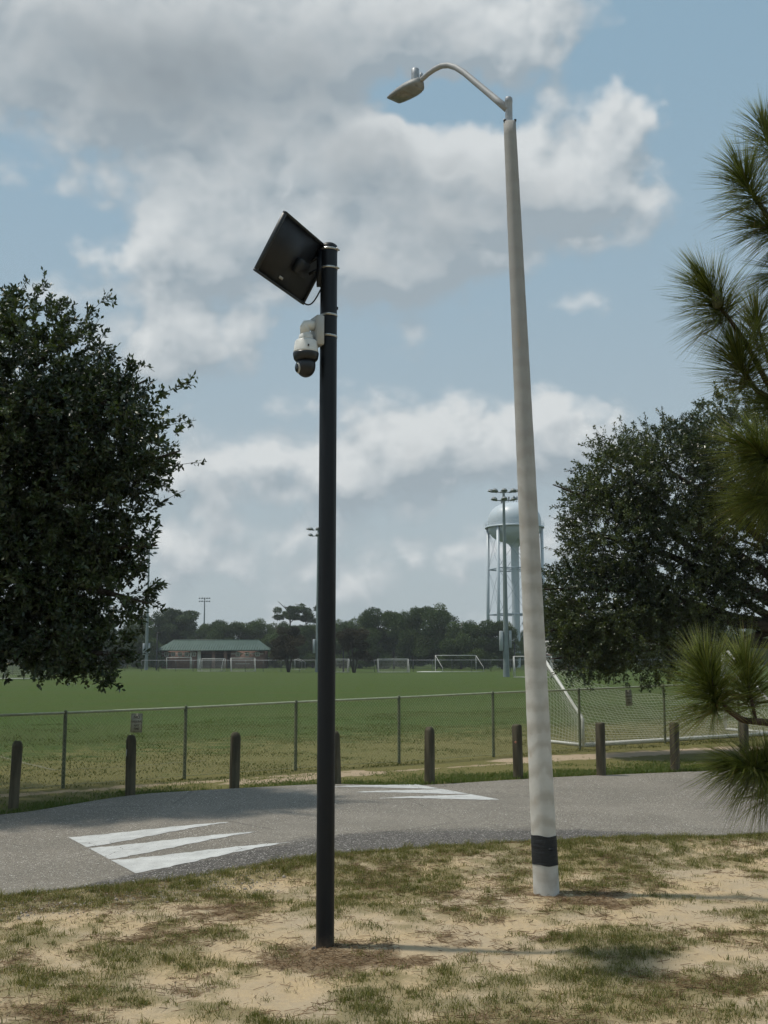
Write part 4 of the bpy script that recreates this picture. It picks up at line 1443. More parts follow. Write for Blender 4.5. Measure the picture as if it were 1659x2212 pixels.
for i in range(44):
    x = -ex + 0.3 + i * (2 * ex - 0.6) / 43
    # where the seam starts on the eave and ends on the ridge or the hip
    lim = 1.0 if abs(x) < rx + 0.9 else max(0.02, (ex - abs(x)) / (ex - rx - 0.9))
    ya_, za_ = -ey, EH + 0.02
    yb_, zb_ = -ey + (ey - 1.6) * lim, EH + (RH - 0.75 - EH) * lim + 0.02
    pts = [(x, ya_, za_), (x, yb_, zb_)]
    if abs(x) < rx:
        pts.append((x, -0.05, RH + 0.02))
    MB().tube(pts, 0.06, 4).build('roof_seam', 'roof_green', ro)
win = [-10.6, -8.7, -6.8, -4.9 - 0.2, ] + [6.6, 8.7, 11.0]
for x in [-10.9, -9.3, -7.7, -6.1, -4.6 + 0.1, 6.0, 8.2, 10.6]:
    f = MB()
    for c_, s_ in (((0, 0, 0.42), (1.0, 0.10, 0.16)), ((0, 0, -0.42), (1.0, 0.10, 0.16)), ((-0.42, 0, 0), (0.16, 0.10, 0.68)), ((0.42, 0, 0), (0.16, 0.10, 0.68)), ((0, 0.01, 0), (0.08, 0.06, 0.68))):
        f.box(c_, s_)
    fo_ = f.build('window', 'trim', bt, False, (x, -5.05, 3.35))
    MB().box((0, 0.02, 0), (0.70, 0.03, 0.70)).build('pane', 'pane', fo_)
for c_, s_ in (((-7.9, -5.03, 3.42), (8.3, 0.05, 0.14)), ((8.2, -5.03, 3.42), (7.7, 0.05, 0.14)), ((7.2, -5.03, 1.1), (3.4, 0.05, 0.14))):
    MB().box(c_, s_).build('brick_band', 'trim', bt)

ht = thing('small_building', 'grey shingled roof showing between the trees right of the lamp column', 'building', (33.0, 214.0, -0.02))
MB().box((0, 0, 1.5), (5.5, 5, 3.0)).build('wall', 'brick', ht)
MB().add([(-3.2, -3, 3.0), (3.2, -3, 3.0), (3.2, 3, 3.0), (-3.2, 3, 3.0), (-1.2, 0, 5.4), (1.2, 0, 5.4)], [np.array([(0, 1, 5, 4), (2, 3, 4, 5)]), np.array([(1, 2, 5), (3, 0, 4)])]).build('roof', 'roof_grey', ht)

# ------------------------------------------------------------------ far fences, football goal, odds and ends
def far_fence(pts, h, step, label, mt='far_wire', rail_m='galv', coarse=0.30, rr=0.008, cap=0.035):
    pts = np.array(pts, float)
    o0 = np.array([pts[0][0], pts[0][1], 0])
    t = thing('field_fence', label, 'fence', (pts[0][0], pts[0][1], -0.02))
    A_, B_ = [], []
    for p, q in zip(pts[:-1], pts[1:]):
        L_ = np.linalg.norm(q - p)
        n_ = max(1, int(L_ / step))
        for k_ in range(n_ + 1):
            c_ = p + (q - p) * k_ / n_
            MB().tube([(c_[0] - o0[0], c_[1] - o0[1], 0), (c_[0] - o0[0], c_[1] - o0[1], h)], 0.045, 6).build('post', 'far_wire', t)
        s_ = np.arange(0, L_, coarse)
        for sg in (1, -1):
            a = p + (q - p) * (s_ / L_)[:, None]
            b_ = p + (q - p) * (np.clip(s_ + sg * h, 0, L_) / L_)[:, None]
            A_.append(np.concatenate([a, np.full((len(s_), 1), 0.03)], 1) - o0)
            B_.append(np.concatenate([b_, np.full((len(s_), 1), h)], 1) - o0)
    MB().tube(np.concatenate([pts, np.full((len(pts), 1), h)], 1) - o0, cap, 6).build('top_rail', rail_m, t)
    tag(MB().prisms(np.concatenate(A_), np.concatenate(B_), rr).build('wire_mesh', mt, t), kind='stuff')
    return t


far_fence([(-62, 204), (-30, 194), (-8, 186.5), (24, 184.5), (48, 180)], 1.95, 3.2, 'long grey chain link fence along the far side of the field')
far_fence([(-30, 285), (0, 262), (40, 240)], 2.6, 4.0, 'second taller chain link fence in front of the far trees', coarse=0.4, rr=0.012)
far_fence([(-72, 158), (-44, 150), (-40, 150)], 1.5, 3.0, 'outfield fence with a tan cap rail at the far left', 'far_wire', 'yellow', 0.25, 0.02, 0.09)

yt = thing('football_goalpost', 'yellow football goalpost showing through the left oak', 'goalpost', (-56.6 - 3.25, 260, -0.02))
MB().tube([(-3.25, 0, 4.83), (3.25, 0, 4.83)], 0.09, 8).build('crossbar', 'yellow', yt, True)
for s_ in (-1, 1):
    MB().tube([(3.25 * s_, 0, 4.83), (3.25 * s_, 0, 14.4)], 0.08, 8).build('upright', 'yellow', yt, True)
MB().tube([(0, 1.5, 0), (0, 1.5, 3.6), (0, 0.9, 4.6), (0, 0, 4.83)], 0.12, 8).build('stem', 'yellow', yt, True)

mtb = thing('ground_mat', 'flat white mat lying on the grass before the far fence', 'mat', (7.6, 184.0, 0.0), R_(-12))
MB().box((0, 0, 0.02), (3.6, 5.5, 0.10), 0, 0.02).build('sheet', 'goal_white', mtb)


def field_line(pts, w, name='field_line'):
    pts = np.array(pts, float)
    d_ = np.gradient(pts, axis=0)
    d_ /= np.linalg.norm(d_, axis=1)[:, None]
    n_ = np.stack([-d_[:, 1], d_[:, 0]], 1) * w / 2
    V = np.concatenate([np.concatenate([pts - n_, np.full((len(pts), 1), -0.015)], 1), np.concatenate([pts + n_, np.full((len(pts), 1), -0.015)], 1)])
    k_ = len(pts)
    F = np.array([(i, i + 1, k_ + i + 1, k_ + i) for i in range(k_ - 1)])
    o = link(name, npmesh(name, V, F[:, ::-1] if False else F), 'worn_line')
    tag(o, kind='structure')


m, nt, b = mat('worn_line_paint')
po = geo_pos(nt)
c = mixc(nt, noise(nt, po, 5.0, 5, 0.7).smooth(0.40, 0.62), (0.10, 0.105, 0.042), (0.185, 0.165, 0.095))
nt.links.new(c.k, b.inputs['Base Color'])
b.inputs['Roughness'].default_value = 0.9
M['worn_line'] = m
field_line([(-9.8, 26.2), (-8.3, 24.2), (-7.1, 22.4), (-6.1, 21.0)], 0.09)
field_line([(-6.1, 21.0), (-5.0, 21.6), (-3.6, 22.9)], 0.06)
field_line([(21.0, 122.0), (36.0, 119.0), (50.0, 116.0)], 0.5)


# ------------------------------------------------------------------ trees
def rand_dirs(n):
    v = rng.normal(0, 1, (n, 3))
    return v / np.linalg.norm(v, axis=1)[:, None]


def leaf_mesh(name, C_, D_, L_, W_, tint, fold=0.25):
    n = len(C_)
    ref = rand_dirs(n)
    s_ = np.cross(D_, ref)
    s_ /= np.linalg.norm(s_, axis=1)[:, None] + 1e-9
    nn = np.cross(s_, D_)
    mid = C_ + D_ * (L_ * 0.5)[:, None]
    V = np.stack([C_, mid + s_ * W_[:, None] + nn * (W_ * fold)[:, None], C_ + D_ * L_[:, None], mid - s_ * W_[:, None] + nn * (W_ * fold)[:, None]], 1).reshape(-1, 3)
    k_ = (np.arange(n) * 4)[:, None]
    me = npmesh(name, V, np.concatenate([k_ + np.array([[0, 1, 2]]), k_ + np.array([[0, 2, 3]])]))
    set_attr(me, 'tint', np.repeat(tint, 4))
    return me


def oak(name, label, base, lobes, twigs_per_m2, leaf_len, mt, limbs, sprigs=(), leaves=(14, 26), vis=None):
    """limbs + many leafy twigs spread through the lobes (bias to the outside)"""
    base = np.array(base, float)
    t = thing(name, label, 'tree', tuple(base))
    tr = MB()
    hub = np.array([0, 0, 2.0])
    tr.tube([(0, 0, -0.3), (0.02, 0, 0.3), (0.0, 0.05, 1.1), tuple(hub)], [0.42, 0.33, 0.28, 0.26], 14)
    tr.build('trunk', 'bark', t, True)
    lc = np.array([l[:3] for l in lobes]) - base
    for i in range(len(lobes)):
        if i not in limbs:
            continue
        a, b_ = hub, lc[i]
        m1 = a + (b_ - a) * 0.4 + np.array([0, 0, 0.35]) + rng.normal(0, 0.15, 3)
        m2 = a + (b_ - a) * 0.75 + np.array([0, 0, 0.20]) + rng.normal(0, 0.15, 3)
        MB().tube([a, m1, m2, b_, b_ + (b_ - m2) * 0.5], [0.16, 0.11, 0.07, 0.04, 0.012], 8).build('limb', 'bark', t, True)
    TA, TB, LC, LD, LLn, LT = [], [], [], [], [], []

    def spray(p, d, ln, n_lv, tn):
        q = p + d * ln
        TA.append(p); TB.append(q)
        s_ = rng.uniform(0.15, 1.05, n_lv)
        dd = d[None] * 0.55 + rand_dirs(n_lv) * 0.85
        dd /= np.linalg.norm(dd, axis=1)[:, None]
        LC.append(p + d * ln * s_[:, None] + rand_dirs(n_lv) * 0.03)
        LD.append(dd)
        LLn.append(leaf_len * rng.uniform(0.6, 1.2, n_lv))
        LT.append(np.clip(tn + rng.normal(0, 0.22, n_lv), 0, 1))

    for li, (x, y, z, rx_, ry_, rz_, wgt) in enumerate(lobes):
        area = (rx_ * ry_ + rx_ * rz_ + ry_ * rz_) / 3 * 4 * math.pi
        n_ = int(area * twigs_per_m2 * wgt)
        dr = rand_dirs(n_)
        rad = rng.uniform(0.12, 1.0, n_) ** 0.42
        rad *= 0.70 + 0.55 * fbm(dr[:, 0] * 2.8 + li * 3, dr[:, 2] * 2.8 + dr[:, 1] * 1.7, 100 + li, 3)
        c_ = np.array([x, y, z]) - base + dr * np.array([rx_, ry_, rz_]) * rad[:, None]
        tw_ = 0.42 + (fbm(c_[:, 0] * 1.3 + c_[:, 1], c_[:, 2] * 1.6 - c_[:, 1] * 0.7, 170, 3) - 0.5) * 1.5
        for k_ in range(n_):
            d = dr[k_] * 0.7 + rand_dirs(1)[0] * 0.6 + np.array([0, 0, 0.12])
            d /= np.linalg.norm(d)
            spray(c_[k_], d, rng.uniform(0.18, 0.42), int(rng.integers(*leaves)), float(np.clip(tw_[k_] + rng.normal(0, 0.1), 0, 1)))
    for (p0, p1, n_) in sprigs:                       # the sprigs that stick out of the outline
        p0, p1 = np.array(p0, float) - base, np.array(p1, float) - base
        d = (p1 - p0) / np.linalg.norm(p1 - p0)
        ln = np.linalg.norm(p1 - p0)
        TA.append(p0); TB.append(p1)
        for k_ in range(n_):
            s_ = rng.uniform(0, 1)
            dd = d * 0.8 + rand_dirs(1)[0] * 0.55
            dd /= np.linalg.norm(dd)
            spray(p0 + d * ln * s_, dd, rng.uniform(0.08, 0.20), int(rng.integers(8, 15)), rng.uniform(0.2, 0.8))
    C_, D_ = np.concatenate(LC), np.concatenate(LD)
    L_ = np.concatenate(LLn)
    cr = link('crown', leaf_mesh('crown', C_, D_, L_, L_ * rng.uniform(0.17, 0.26, len(L_)), np.concatenate(LT)), mt, t)
    tw = MB().prisms(np.array(TA), np.array(TB), 0.004).build('twigs', 'bark', t)
    tag(tw, kind='stuff')
    return t


LOB_L = [(-5.25, 16.0, 6.15, 1.15, 1.6, 1.05, 1.0), (-4.35, 15.8, 5.20, 1.20, 1.5, 0.70, 1.0), (-4.8, 16.0, 4.25, 1.25, 1.6, 0.80, 1.0), (-4.1, 15.9, 5.75, 0.55, 0.9, 0.40, 1.0), (-3.7, 15.8, 4.75, 0.55, 0.8, 0.33, 1.0),
         (-4.95, 16.0, 3.15, 1.0, 1.5, 0.75, 1.0), (-4.65, 15.8, 2.35, 0.62, 1.2, 0.50, 1.0), (-5.6, 16.0, 5.2, 1.6, 2.0, 1.6, 0.9), (-5.7, 16.0, 3.3, 1.4, 1.8, 1.1, 1.0),
         (-7.3, 16.6, 5.4, 2.2, 2.6, 2.3, 0.45), (-9.8, 17.2, 5.2, 3.4, 3.4, 3.0, 0.18), (-7.2, 15.0, 3.6, 1.8, 1.6, 1.3, 0.4),
         (-3.95, 16.0, 2.95, 0.60, 0.8, 0.36, 0.9), (-4.15, 15.9, 2.1, 0.50, 0.8, 0.35, 0.9), (-4.0, 16.0, 3.6, 0.55, 0.8, 0.30, 0.9), (-5.5, 15.9, 2.3, 0.6, 0.8, 0.35, 0.9)]
SPR_L = [((-3.4, 15.8, 5.75), (-2.8, 15.7, 6.02), 6), ((-3.5, 15.8, 5.3), (-2.72, 15.8, 5.45), 6), ((-3.5, 16, 4.75), (-2.70, 15.9, 4.85), 6),
         ((-3.6, 16, 4.1), (-2.9, 16, 4.45), 5), ((-3.8, 16, 2.9), (-3.25, 16, 3.02), 5), ((-4.4, 16, 7.1), (-4.1, 16, 7.4), 5), ((-5.2, 16, 7.25), (-5.05, 16, 7.62), 5),
         ((-3.9, 15.9, 6.4), (-3.45, 15.8, 6.25), 5), ((-4.3, 15.8, 2.0), (-3.9, 15.7, 1.62), 6), ((-5.0, 15.9, 2.3), (-4.85, 15.8, 1.66), 5), ((-4.7, 15.8, 1.75), (-4.5, 15.8, 1.85), 3), ((-5.6, 16, 7.2), (-5.55, 16, 7.5), 4)]
oak('oak_tree', 'dark leafy oak filling the left side of the picture', (-9.3, 17.0, -0.02), LOB_L, 27, 0.094, 'oak_leaf', range(16), SPR_L, (20, 38))

LOB_R = [(5.25, 24.0, 6.0, 0.85, 1.4, 0.85, 1.0), (4.95, 24.0, 4.6, 1.15, 1.6, 0.95, 1.0), (4.85, 24.0, 3.1, 1.2, 1.6, 1.0, 1.0), (6.4, 24.0, 6.0, 1.2, 1.6, 1.25, 1.0),
         (6.3, 24.2, 4.2, 1.5, 1.8, 1.4, 0.9), (5.7, 24.0, 2.4, 1.3, 1.5, 0.80, 1.0), (7.9, 24.0, 6.4, 1.4, 2.0, 1.5, 0.9), (8.1, 24.3, 4.5, 1.7, 2.0, 1.3, 0.8),
         (9.9, 24.6, 5.8, 2.2, 2.8, 2.2, 0.4), (11.5, 25.2, 5.4, 2.6, 2.8, 2.4, 0.2), (4.05, 24.0, 3.5, 0.70, 1.0, 0.55, 1.0), (4.45, 24.0, 5.5, 0.5, 0.9, 0.35, 1.0), (3.95, 24.0, 2.7, 0.55, 1.0, 0.45, 1.0), (4.4, 23.9, 2.1, 0.7, 1.0, 0.45, 1.0), (6.7, 24.0, 3.1, 1.2, 1.5, 0.8, 0.9)]
SPR_R = [((4.9, 24, 6.7), (4.65, 24, 7.05), 5), ((5.3, 24, 6.9), (5.2, 24, 7.25), 4), ((4.6, 24, 5.6), (4.25, 24, 5.9), 5), ((4.3, 24, 5.0), (4.1, 24, 5.05), 4), ((4.0, 24, 4.2), (3.6, 24, 4.4), 5),
         ((4.0, 24, 3.6), (3.5, 24, 3.75), 5), ((6.3, 24, 6.9), (6.2, 24, 7.2), 4), ((7.1, 24, 7.2), (7.0, 24, 7.55), 5), ((6.2, 24, 1.9), (6.45, 24, 1.5), 5), ((5.4, 24, 1.8), (5.6, 24, 1.45), 5), ((3.9, 24, 2.0), (3.7, 24, 1.75), 4), ((8.2, 24, 7.3), (8.3, 24, 7.65), 4)]
oak('oak_tree', 'broad dark oak behind the pine at the right, over the goal', (10.8, 25.2, -0.02), LOB_R, 38, 0.068, 'oak_leaf2', range(15), SPR_R, (22, 42))

# ------------------------------------------------------------------ long-needled pine at the right edge
PB = np.array([3.45, 6.7, 0.0])
ptree = thing('pine_tree', 'long needled pine reaching in from the right edge', 'tree', tuple(PB))
MB().tube([(0, 0, -0.2), (0.02, 0, 1.2), (-0.02, 0.02, 3.0), (0.0, 0.03, 5.0), (0.02, 0, 6.6)], [0.13, 0.115, 0.09, 0.06, 0.03], 16).build('trunk', 'pine_bark', ptree, True)


def tuft(p, d, n, ln, droop=0.05, spread=1.0, shoot=0.14):
    """needles set along the last part of a shoot; world position p, direction d"""
    p = np.array(p, float) - PB
    d = np.array(d, float)
    d /= np.linalg.norm(d)
    nb = (n + 2) // 3                                   # fascicles of three needles
    sb = rng.uniform(-1, 0.12, nb)
    rb = rand_dirs(nb)
    pb_ = rb - d * (rb @ d)[:, None]
    pb_ /= np.linalg.norm(pb_, axis=1)[:, None] + 1e-9
    lob_ = 0.75 + 0.5 * vnoise(pb_[:, 0] * 1.7 + p[0] * 9, pb_[:, 2] * 1.7 + pb_[:, 1], 7)
    ab = np.clip(rng.normal(0.0, 0.24, nb) + (0.18 + 1.05 * (0.12 - sb) / 1.12) * spread * lob_, 0.04, 2.0)
    db = d * np.cos(ab)[:, None] + pb_ * np.sin(ab)[:, None]
    lb = ln * rng.uniform(0.62, 1.12, nb)
    s_ = np.repeat(sb, 3)[:n]
    root = p + d * (s_ * shoot)[:, None]
    dr = np.repeat(db, 3, 0)[:n] + rng.normal(0, 0.05, (n, 3))
    dr /= np.linalg.norm(dr, axis=1)[:, None]
    L_ = np.repeat(lb, 3)[:n] * rng.uniform(0.92, 1.05, n)
    dz = np.zeros((n, 3))
    dz[:, 2] = -droop * L_ * np.repeat(rng.uniform(0.3, 2.4, nb), 3)[:n]
    p1 = root + dr * (L_ * 0.5)[:, None] + dz * 0.22
    p2 = root + dr * L_[:, None] + dz
    w = 0.0012
    u = np.cross(dr, rand_dirs(n))
    u /= np.linalg.norm(u, axis=1)[:, None] + 1e-9
    v = np.cross(dr, u)
    V = []
    for pt_, ww in ((root, w), (p1, w * 0.95)):
        for a in (0, 2.094, 4.189):
            V.append(pt_ + ww * (math.cos(a) * u + math.sin(a) * v))
    V.append(p2)
    V = np.stack(V, 1).reshape(-1, 3)
    k_ = (np.arange(n) * 7)[:, None]
    Q = np.concatenate([k_ + np.array([[i, (i + 1) % 3, 3 + (i + 1) % 3, 3 + i]]) for i in range(3)])
    T = np.concatenate([k_ + np.array([[3 + i, 3 + (i + 1) % 3, 6]]) for i in range(3)])
    me = npmesh('needle_tuft', V, [T, Q])
    tn = np.clip(rng.normal(0.4, 0.25, n) + (s_ < -0.8) * rng.uniform(0, 0.5, n), 0, 1)
    set_attr(me, 'tint', np.repeat(tn, 7))
    return link('needle_tuft', me, 'needle', ptree)


def branch(pts, r0, r1):
    pts = np.array(pts, float) - PB
    n = len(pts)
    # smooth
    tt = np.linspace(0, n - 1, n * 4)
    q = np.stack([np.interp(tt, range(n), pts[:, k_]) for k_ in range(3)], 1)
    q[1:-1] = (q[:-2] + 2 * q[1:-1] + q[2:]) / 4
    MB().tube(q, list(np.linspace(r0, r1, len(q))), 10).build('branch', 'pine_bark', ptree, True)


# (tip position, direction the shoot points, needles, length)
TUFTS = [((2.14, 6.26, 4.82), (-0.35, -0.1, 0.9), 900, 0.34), ((2.33, 6.42, 5.20), (-0.1, 0.1, 1), 600, 0.32), ((2.26, 6.25, 4.52), (-0.8, -0.2, 0.2), 850, 0.34), ((2.36, 6.30, 4.25), (-0.6, -0.2, -0.15), 600, 0.32),
         ((1.89, 6.20, 4.10), (-0.55, -0.25, 0.75), 1200, 0.345), ((2.05, 6.26, 3.74), (-0.30, -0.15, 0.95), 1150, 0.35), ((2.22, 6.40, 3.98), (0.10, 0.2, 0.95), 800, 0.33),
         ((2.00, 5.85, 3.10), (-0.60, -0.3, 0.35), 1300, 0.36), ((2.06, 5.95, 2.86), (-0.8, -0.1, -0.15), 1000, 0.36), ((2.26, 6.25, 3.45), (-0.7, -0.2, 0.2), 700, 0.34),
         ((1.76, 6.10, 1.90), (-0.25, -0.15, 0.95), 1500, 0.345), ((2.00, 6.20, 1.92), (-0.05, 0.0, 1), 1050, 0.33), ((1.90, 6.00, 1.44), (-0.65, -0.25, 0.15), 1150, 0.34), ((2.08, 6.12, 1.41), (-0.1, -0.2, 0.4), 800, 0.32)]
for p, d, n, ln in TUFTS:
    low = p[2] < 1.6
    tuft(p, d, int(n * 0.85), ln * 1.03, 0.17 if low else 0.12, 1.2, 0.19)
T_ = PB
branch([(3.45, 6.7, 3.7), (2.9, 6.5, 4.1), (2.45, 6.4, 4.4), (2.14, 6.26, 4.8)], 0.03, 0.011)
branch([(2.45, 6.4, 4.4), (2.38, 6.35, 4.8), (2.40, 6.42, 5.18)], 0.016, 0.009)
branch([(2.6, 6.45, 4.25), (2.5, 6.3, 4.4), (2.26, 6.25, 4.51)], 0.014, 0.009)
branch([(3.45, 6.7, 3.0), (2.9, 6.5, 3.3), (2.4, 6.4, 3.45), (2.15, 6.3, 3.55), (2.05, 6.26, 3.73)], 0.03, 0.011)
branch([(2.3, 6.36, 3.5), (2.08, 6.25, 3.85), (1.89, 6.2, 4.09)], 0.018, 0.010)
branch([(2.4, 6.4, 3.45), (2.30, 6.42, 3.7), (2.22, 6.40, 3.97)], 0.014, 0.009)
branch([(3.45, 6.7, 2.6), (2.9, 6.4, 2.85), (2.3, 6.05, 3.0), (2.00, 5.85, 3.09)], 0.03, 0.011)
branch([(2.9, 6.4, 2.85), (2.5, 6.15, 2.85), (2.06, 5.95, 2.86)], 0.018, 0.010)
branch([(3.45, 6.7, 1.35), (2.8, 6.45, 1.55), (2.30, 6.25, 1.62), (2.08, 6.18, 1.66), (1.95, 6.14, 1.67), (1.85, 6.12, 1.74), (1.77, 6.10, 1.89)], 0.028, 0.012)
branch([(2.03, 6.17, 1.665), (2.02, 6.19, 1.78), (2.00, 6.20, 1.91)], 0.011, 0.008)
branch([(3.45, 6.7, 1.0), (2.7, 6.4, 1.28), (2.2, 6.15, 1.39), (1.90, 6.00, 1.44)], 0.022, 0.010)
co_ = MB()
co_.lathe([(0.0, -0.05), (0.018, -0.045), (0.030, -0.02), (0.031, 0.005), (0.022, 0.035), (0.010, 0.055), (0.0, 0.06)], 16)
cone = co_.build('pine_cone', 'cone', ptree, True, tuple(np.array((1.90, 6.12, 4.03)) - PB))


# ------------------------------------------------------------------ far trees
def far_tree_mesh(kind, seed):
    """crown of many leafy clumps for a tree one unit high and about one unit wide"""
    r = np.random.default_rng(seed)
    lob = []
    if kind == 'round':
        for k_ in range(26):
            a, z = r.uniform(0, 2 * math.pi), r.uniform(0.10, 0.86)
            rad = 0.36 * math.sin(min(1, (1.02 - z) * 1.9) * math.pi / 2) * r.uniform(0.35, 1.0)
            lob.append((rad * math.cos(a), rad * math.sin(a), z, r.uniform(0.10, 0.17), r.uniform(0.09, 0.14)))
    elif kind == 'pine':
        for k_ in range(24):
            a, z = r.uniform(0, 2 * math.pi), r.uniform(0.42, 0.93)
            rad = 0.30 * (1.15 - abs(z - 0.68) * 2.0) * r.uniform(0.2, 1.0)
            lob.append((rad * math.cos(a), rad * math.sin(a), z, r.uniform(0.08, 0.15), r.uniform(0.05, 0.085)))
    elif kind == 'umbrella':
        for k_ in range(11):
            a, z = r.uniform(0, 2 * math.pi), r.uniform(0.74, 0.95)
            rad = 0.24 * r.uniform(0.1, 1.0)
            lob.append((rad * math.cos(a), rad * math.sin(a), z, r.uniform(0.06, 0.11), r.uniform(0.03, 0.05)))
    elif kind == 'myrtle':
        for k_ in range(22):
            a, z = r.uniform(0, 2 * math.pi), r.uniform(0.32, 0.9)
            rad = 0.42 * math.sin(min(1, (1.05 - z) * 2.2) * math.pi / 2) * r.uniform(0.3, 1.0)
            lob.append((rad * math.cos(a), rad * math.sin(a), z, r.uniform(0.10, 0.16), r.uniform(0.07, 0.11)))
    C_, D_, T_ = [], [], []
    for (x, y, z, rr_, rz_) in lob:
        n = int(1100 * (rr_ / 0.13) ** 2)
        d = r.normal(0, 1, (n, 3))
        d /= np.linalg.norm(d, axis=1)[:, None]
        rad = r.uniform(0.2, 1.0, n) ** 0.4 * r.uniform(0.85, 1.2, n)
        C_.append(np.array([x, y, z]) + d * np.array([rr_, rr_, rz_]) * rad[:, None])
        D_.append(d * 0.4 + r.normal(0, 0.6, (n, 3)))
        T_.append(np.clip(r.uniform(0.15, 0.7) + r.normal(0, 0.15, n), 0, 1))
    C_, D_ = np.concatenate(C_), np.concatenate(D_)
    D_ /= np.linalg.norm(D_, axis=1)[:, None]
    n = len(C_)
    L_ = r.uniform(0.014, 0.027, n)
    return leaf_mesh('far_crown', C_, D_, L_, L_ * 0.38, np.concatenate(T_))


FM = {}
for kind, seeds, mt in (('round', (1, 2, 3, 4), 'far_leaf'), ('pine', (11, 12, 13), 'far_leaf2'), ('umbrella', (21, 22), 'far_leaf2'), ('myrtle', (31, 32), 'myrtle_leaf')):
    FM[kind] = []
    for s_ in seeds:
        me = far_tree_mesh(kind, s_)
        me.materials.append(M[mt])
        tk = MB()
        if kind == 'myrtle':
            for k_ in range(5):
                a = k_ * 1.3 + s_
                tk.tube([(0.02 * math.cos(a), 0.02 * math.sin(a), 0), (0.08 * math.cos(a), 0.08 * math.sin(a), 0.3), (0.2 * math.cos(a), 0.2 * math.sin(a), 0.7)], [0.016, 0.013, 0.006], 6)
        else:
            tk.tube([(0, 0, -0.02), (0.01, 0, 0.4), (-0.01, 0.01, 0.9)], [0.020, 0.016, 0.006], 8)
            for k_ in range(5):
                a = k_ * 1.26 + s_
                z_ = (0.72 if kind == 'umbrella' else 0.45) + 0.05 * k_
                tk.tube([(0, 0, z_ - 0.08), (0.2 * math.cos(a), 0.2 * math.sin(a), z_ + 0.1)], [0.008, 0.004], 5)
        tm = tk.mesh('far_trunk', True)
        tm.materials.append(M['far_bark'])
        FM[kind].append((me, tm))


def far_tree(kind, v, x, y, h, w, label, group='trees of the far wood'):
    me, tm = FM[kind][v % len(FM[kind])]
    nm = {'round': 'broadleaf_tree', 'pine': 'pine_tree', 'umbrella': 'pine_tree', 'myrtle': 'small_tree'}[kind]
    t = thing(nm, label, 'tree', (x, y, -0.02), rng.uniform(0, 6.28), group)
    for n_, me_ in (('crown', me), ('trunk', tm)):
        o = link(n_, me_, None, t)
        o.scale = (w, w, h)
    return t


# px column in the picture -> x on the ground is already worked out here: (kind, variant, x, y, height, width, label)
FAR = [('pine', 0, -58.5, 288, 15.6, 15, 'tall pine behind the left end of the brick building, nearest the oak'),
       ('pine', 1, -53.0, 290, 15.4, 15, 'tall pine rising above the left corner of the green roof'),
       ('round', 0, -43.0, 290, 13.2, 13, 'rounded tree just left of the distant floodlight mast behind the building'),
       ('round', 1, -38.0, 292, 12.4, 14, 'dark round tree behind the middle of the green roof'),
       ('round', 2, -33.0, 296, 13.2, 13, 'paler tree behind the right half of the green roof'),
       ('round', 3, -28.2, 290, 12.4, 13, 'tree behind the right end of the green roof'),
       ('round', 0, -23.0, 275, 11.2, 13, 'dark tree right of the green roofed building'),
       ('umbrella', 0, -25.2, 300, 17.2, 17, 'tall flat topped pine left of the black pole, left one of two'),
       ('umbrella', 1, -21.2, 304, 16.8, 16, 'tall flat topped pine left of the black pole, right one of two'),
       ('round', 1, -17.2, 270, 11.0, 12, 'dark tree directly left of the black pole'),
       ('round', 2, -10.5, 268, 12.0, 12, 'tree just right of the black pole beyond the path lamp'),
       ('round', 3, -5.8, 262, 12.6, 12, 'bushy tree between the path lamp and the highest trees'),
       ('round', 0, -1.4, 250, 14.6, 13, 'highest round tree right of the black pole, left of its group'),
       ('pine', 2, 2.2, 256, 14.0, 12, 'conical tree in the middle of the highest group right of the black pole'),
       ('round', 1, 6.4, 248, 14.2, 10, 'narrow tall tree third from the black pole in the highest group'),
       ('round', 2, 11.4, 245, 14.6, 13, 'round tall tree at the right of the highest group'),
       ('round', 3, 16.4, 238, 10.8, 13, 'wide dark tree left of the water tower, beside the highest group'),
       ('round', 0, 21.0, 236, 11.0, 12, 'wide dark tree in front of the left leg of the water tower'),
       ('round', 1, 24.8, 236, 10.6, 10, 'dark tree under the floodlight mast before the water tower'),
       ('round', 2, 33.6, 205, 7.4, 9, 'low tree right of the lamp column under the oak'),
       ('pine', 0, 31.8, 222, 13.2, 12, 'pine right of the lamp column showing through the oak leaves'),
       ('round', 3, 38.0, 228, 11.5, 13, 'tree behind the lower left of the right oak'),
       ('round', 0, 46.0, 232, 11.0, 15, 'tree behind the middle of the right oak'),
       ('round', 1, 57.0, 235, 11.5, 16, 'tree behind the right oak near the pine'),
       ('round', 2, 68.0, 235, 11.0, 16, 'tree behind the lower pine branches at the right edge'),
       ('round', 3, -57.5, 262, 12.0, 14, 'tree behind the football goalpost at the left'),
       ('round', 0, -66.5, 262, 11.5, 15, 'tree behind the hanging left oak twigs'),
       ('round', 1, -77.0, 258, 11.0, 15, 'tree at the far left behind the outfield fence'),
       ('round', 2, -88.0, 258, 11.0, 16, 'leftmost far tree behind the outfield fence'),
       ('round', 3, 29.0, 262, 6.0, 7, 'low tree at the foot of the water tower riser'),
       ('myrtle', 0, -15.6, 183, 7.6, 7.5, 'brownish small tree on several thin stems left of the black pole'),
       ('myrtle', 1, -4.7, 175.5, 7.0, 7.5, 'brownish small tree on several thin stems right of the black pole')]
for f in FAR:
    far_tree(*f)
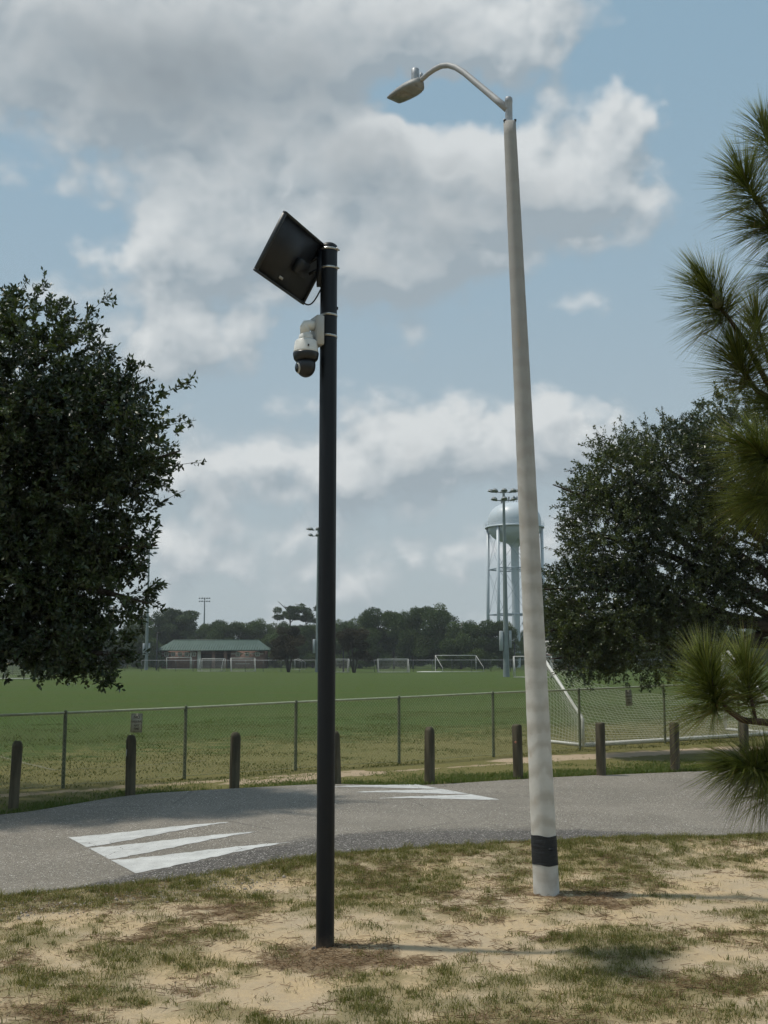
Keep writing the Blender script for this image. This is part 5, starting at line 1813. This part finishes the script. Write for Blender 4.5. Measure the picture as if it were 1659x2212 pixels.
# the wood behind them closes the gaps and reads as one mass
dw = []
Vs, Fs, Ts, nv = [], [], [], 0
base_me = FM['round']
for i in range(60):
    x = -115 + 230 * i / 59 + rng.uniform(-1.5, 1.5)
    y = 312 + rng.uniform(-10, 25)
    if 30 < x < 40:
        h = 6.5
    else:
        h = rng.uniform(9.5, 12.5)
    me_ = base_me[i % 4][0]
    n = len(me_.vertices)
    V = np.empty(n * 3, dtype=np.float32)
    me_.vertices.foreach_get('co', V)
    V = V.reshape(-1, 3).copy()
    a = rng.uniform(0, 6.28)
    cs, sn = math.cos(a), math.sin(a)
    V = np.stack([(V[:, 0] * cs - V[:, 1] * sn) * 11 + x, (V[:, 0] * sn + V[:, 1] * cs) * 11 + y, V[:, 2] * h], 1)
    tl = np.empty(n, dtype=np.float32)
    me_.attributes['tint'].data.foreach_get('value', tl)
    k_ = np.arange(0, n, 4)[:, None] + nv
    Vs.append(V); Ts.append(tl)
    Fs.append(np.concatenate([k_ + np.array([[0, 1, 2]]), k_ + np.array([[0, 2, 3]])]))
    nv += n
me = npmesh('distant_wood', np.concatenate(Vs), np.concatenate(Fs))
set_attr(me, 'tint', np.concatenate(Ts))
tag(link('distant_wood', me, 'far_leaf'), 'far dark wood closing off the field behind the single trees', 'wood', kind='stuff')

# ------------------------------------------------------------------ humid summer air
hz_ = MB().box((0, 650, 24), (1820, 1720, 50))
ho = hz_.build('haze', None)
hm = bpy.data.materials.new('haze_air')
hm.use_nodes = True
hm.node_tree.nodes.clear()
vo_ = hm.node_tree.nodes.new('ShaderNodeVolumePrincipled')
vo_.inputs['Color'].default_value = (0.90, 0.96, 1.0, 1)
vo_.inputs['Density'].default_value = 0.00024
vo_.inputs['Anisotropy'].default_value = 0.0
mo_ = hm.node_tree.nodes.new('ShaderNodeOutputMaterial')
hm.node_tree.links.new(vo_.outputs[0], mo_.inputs['Volume'])
ho.data.materials.append(hm)
tag(ho, 'thin humid haze lying over the field and the far trees', 'haze', kind='stuff')
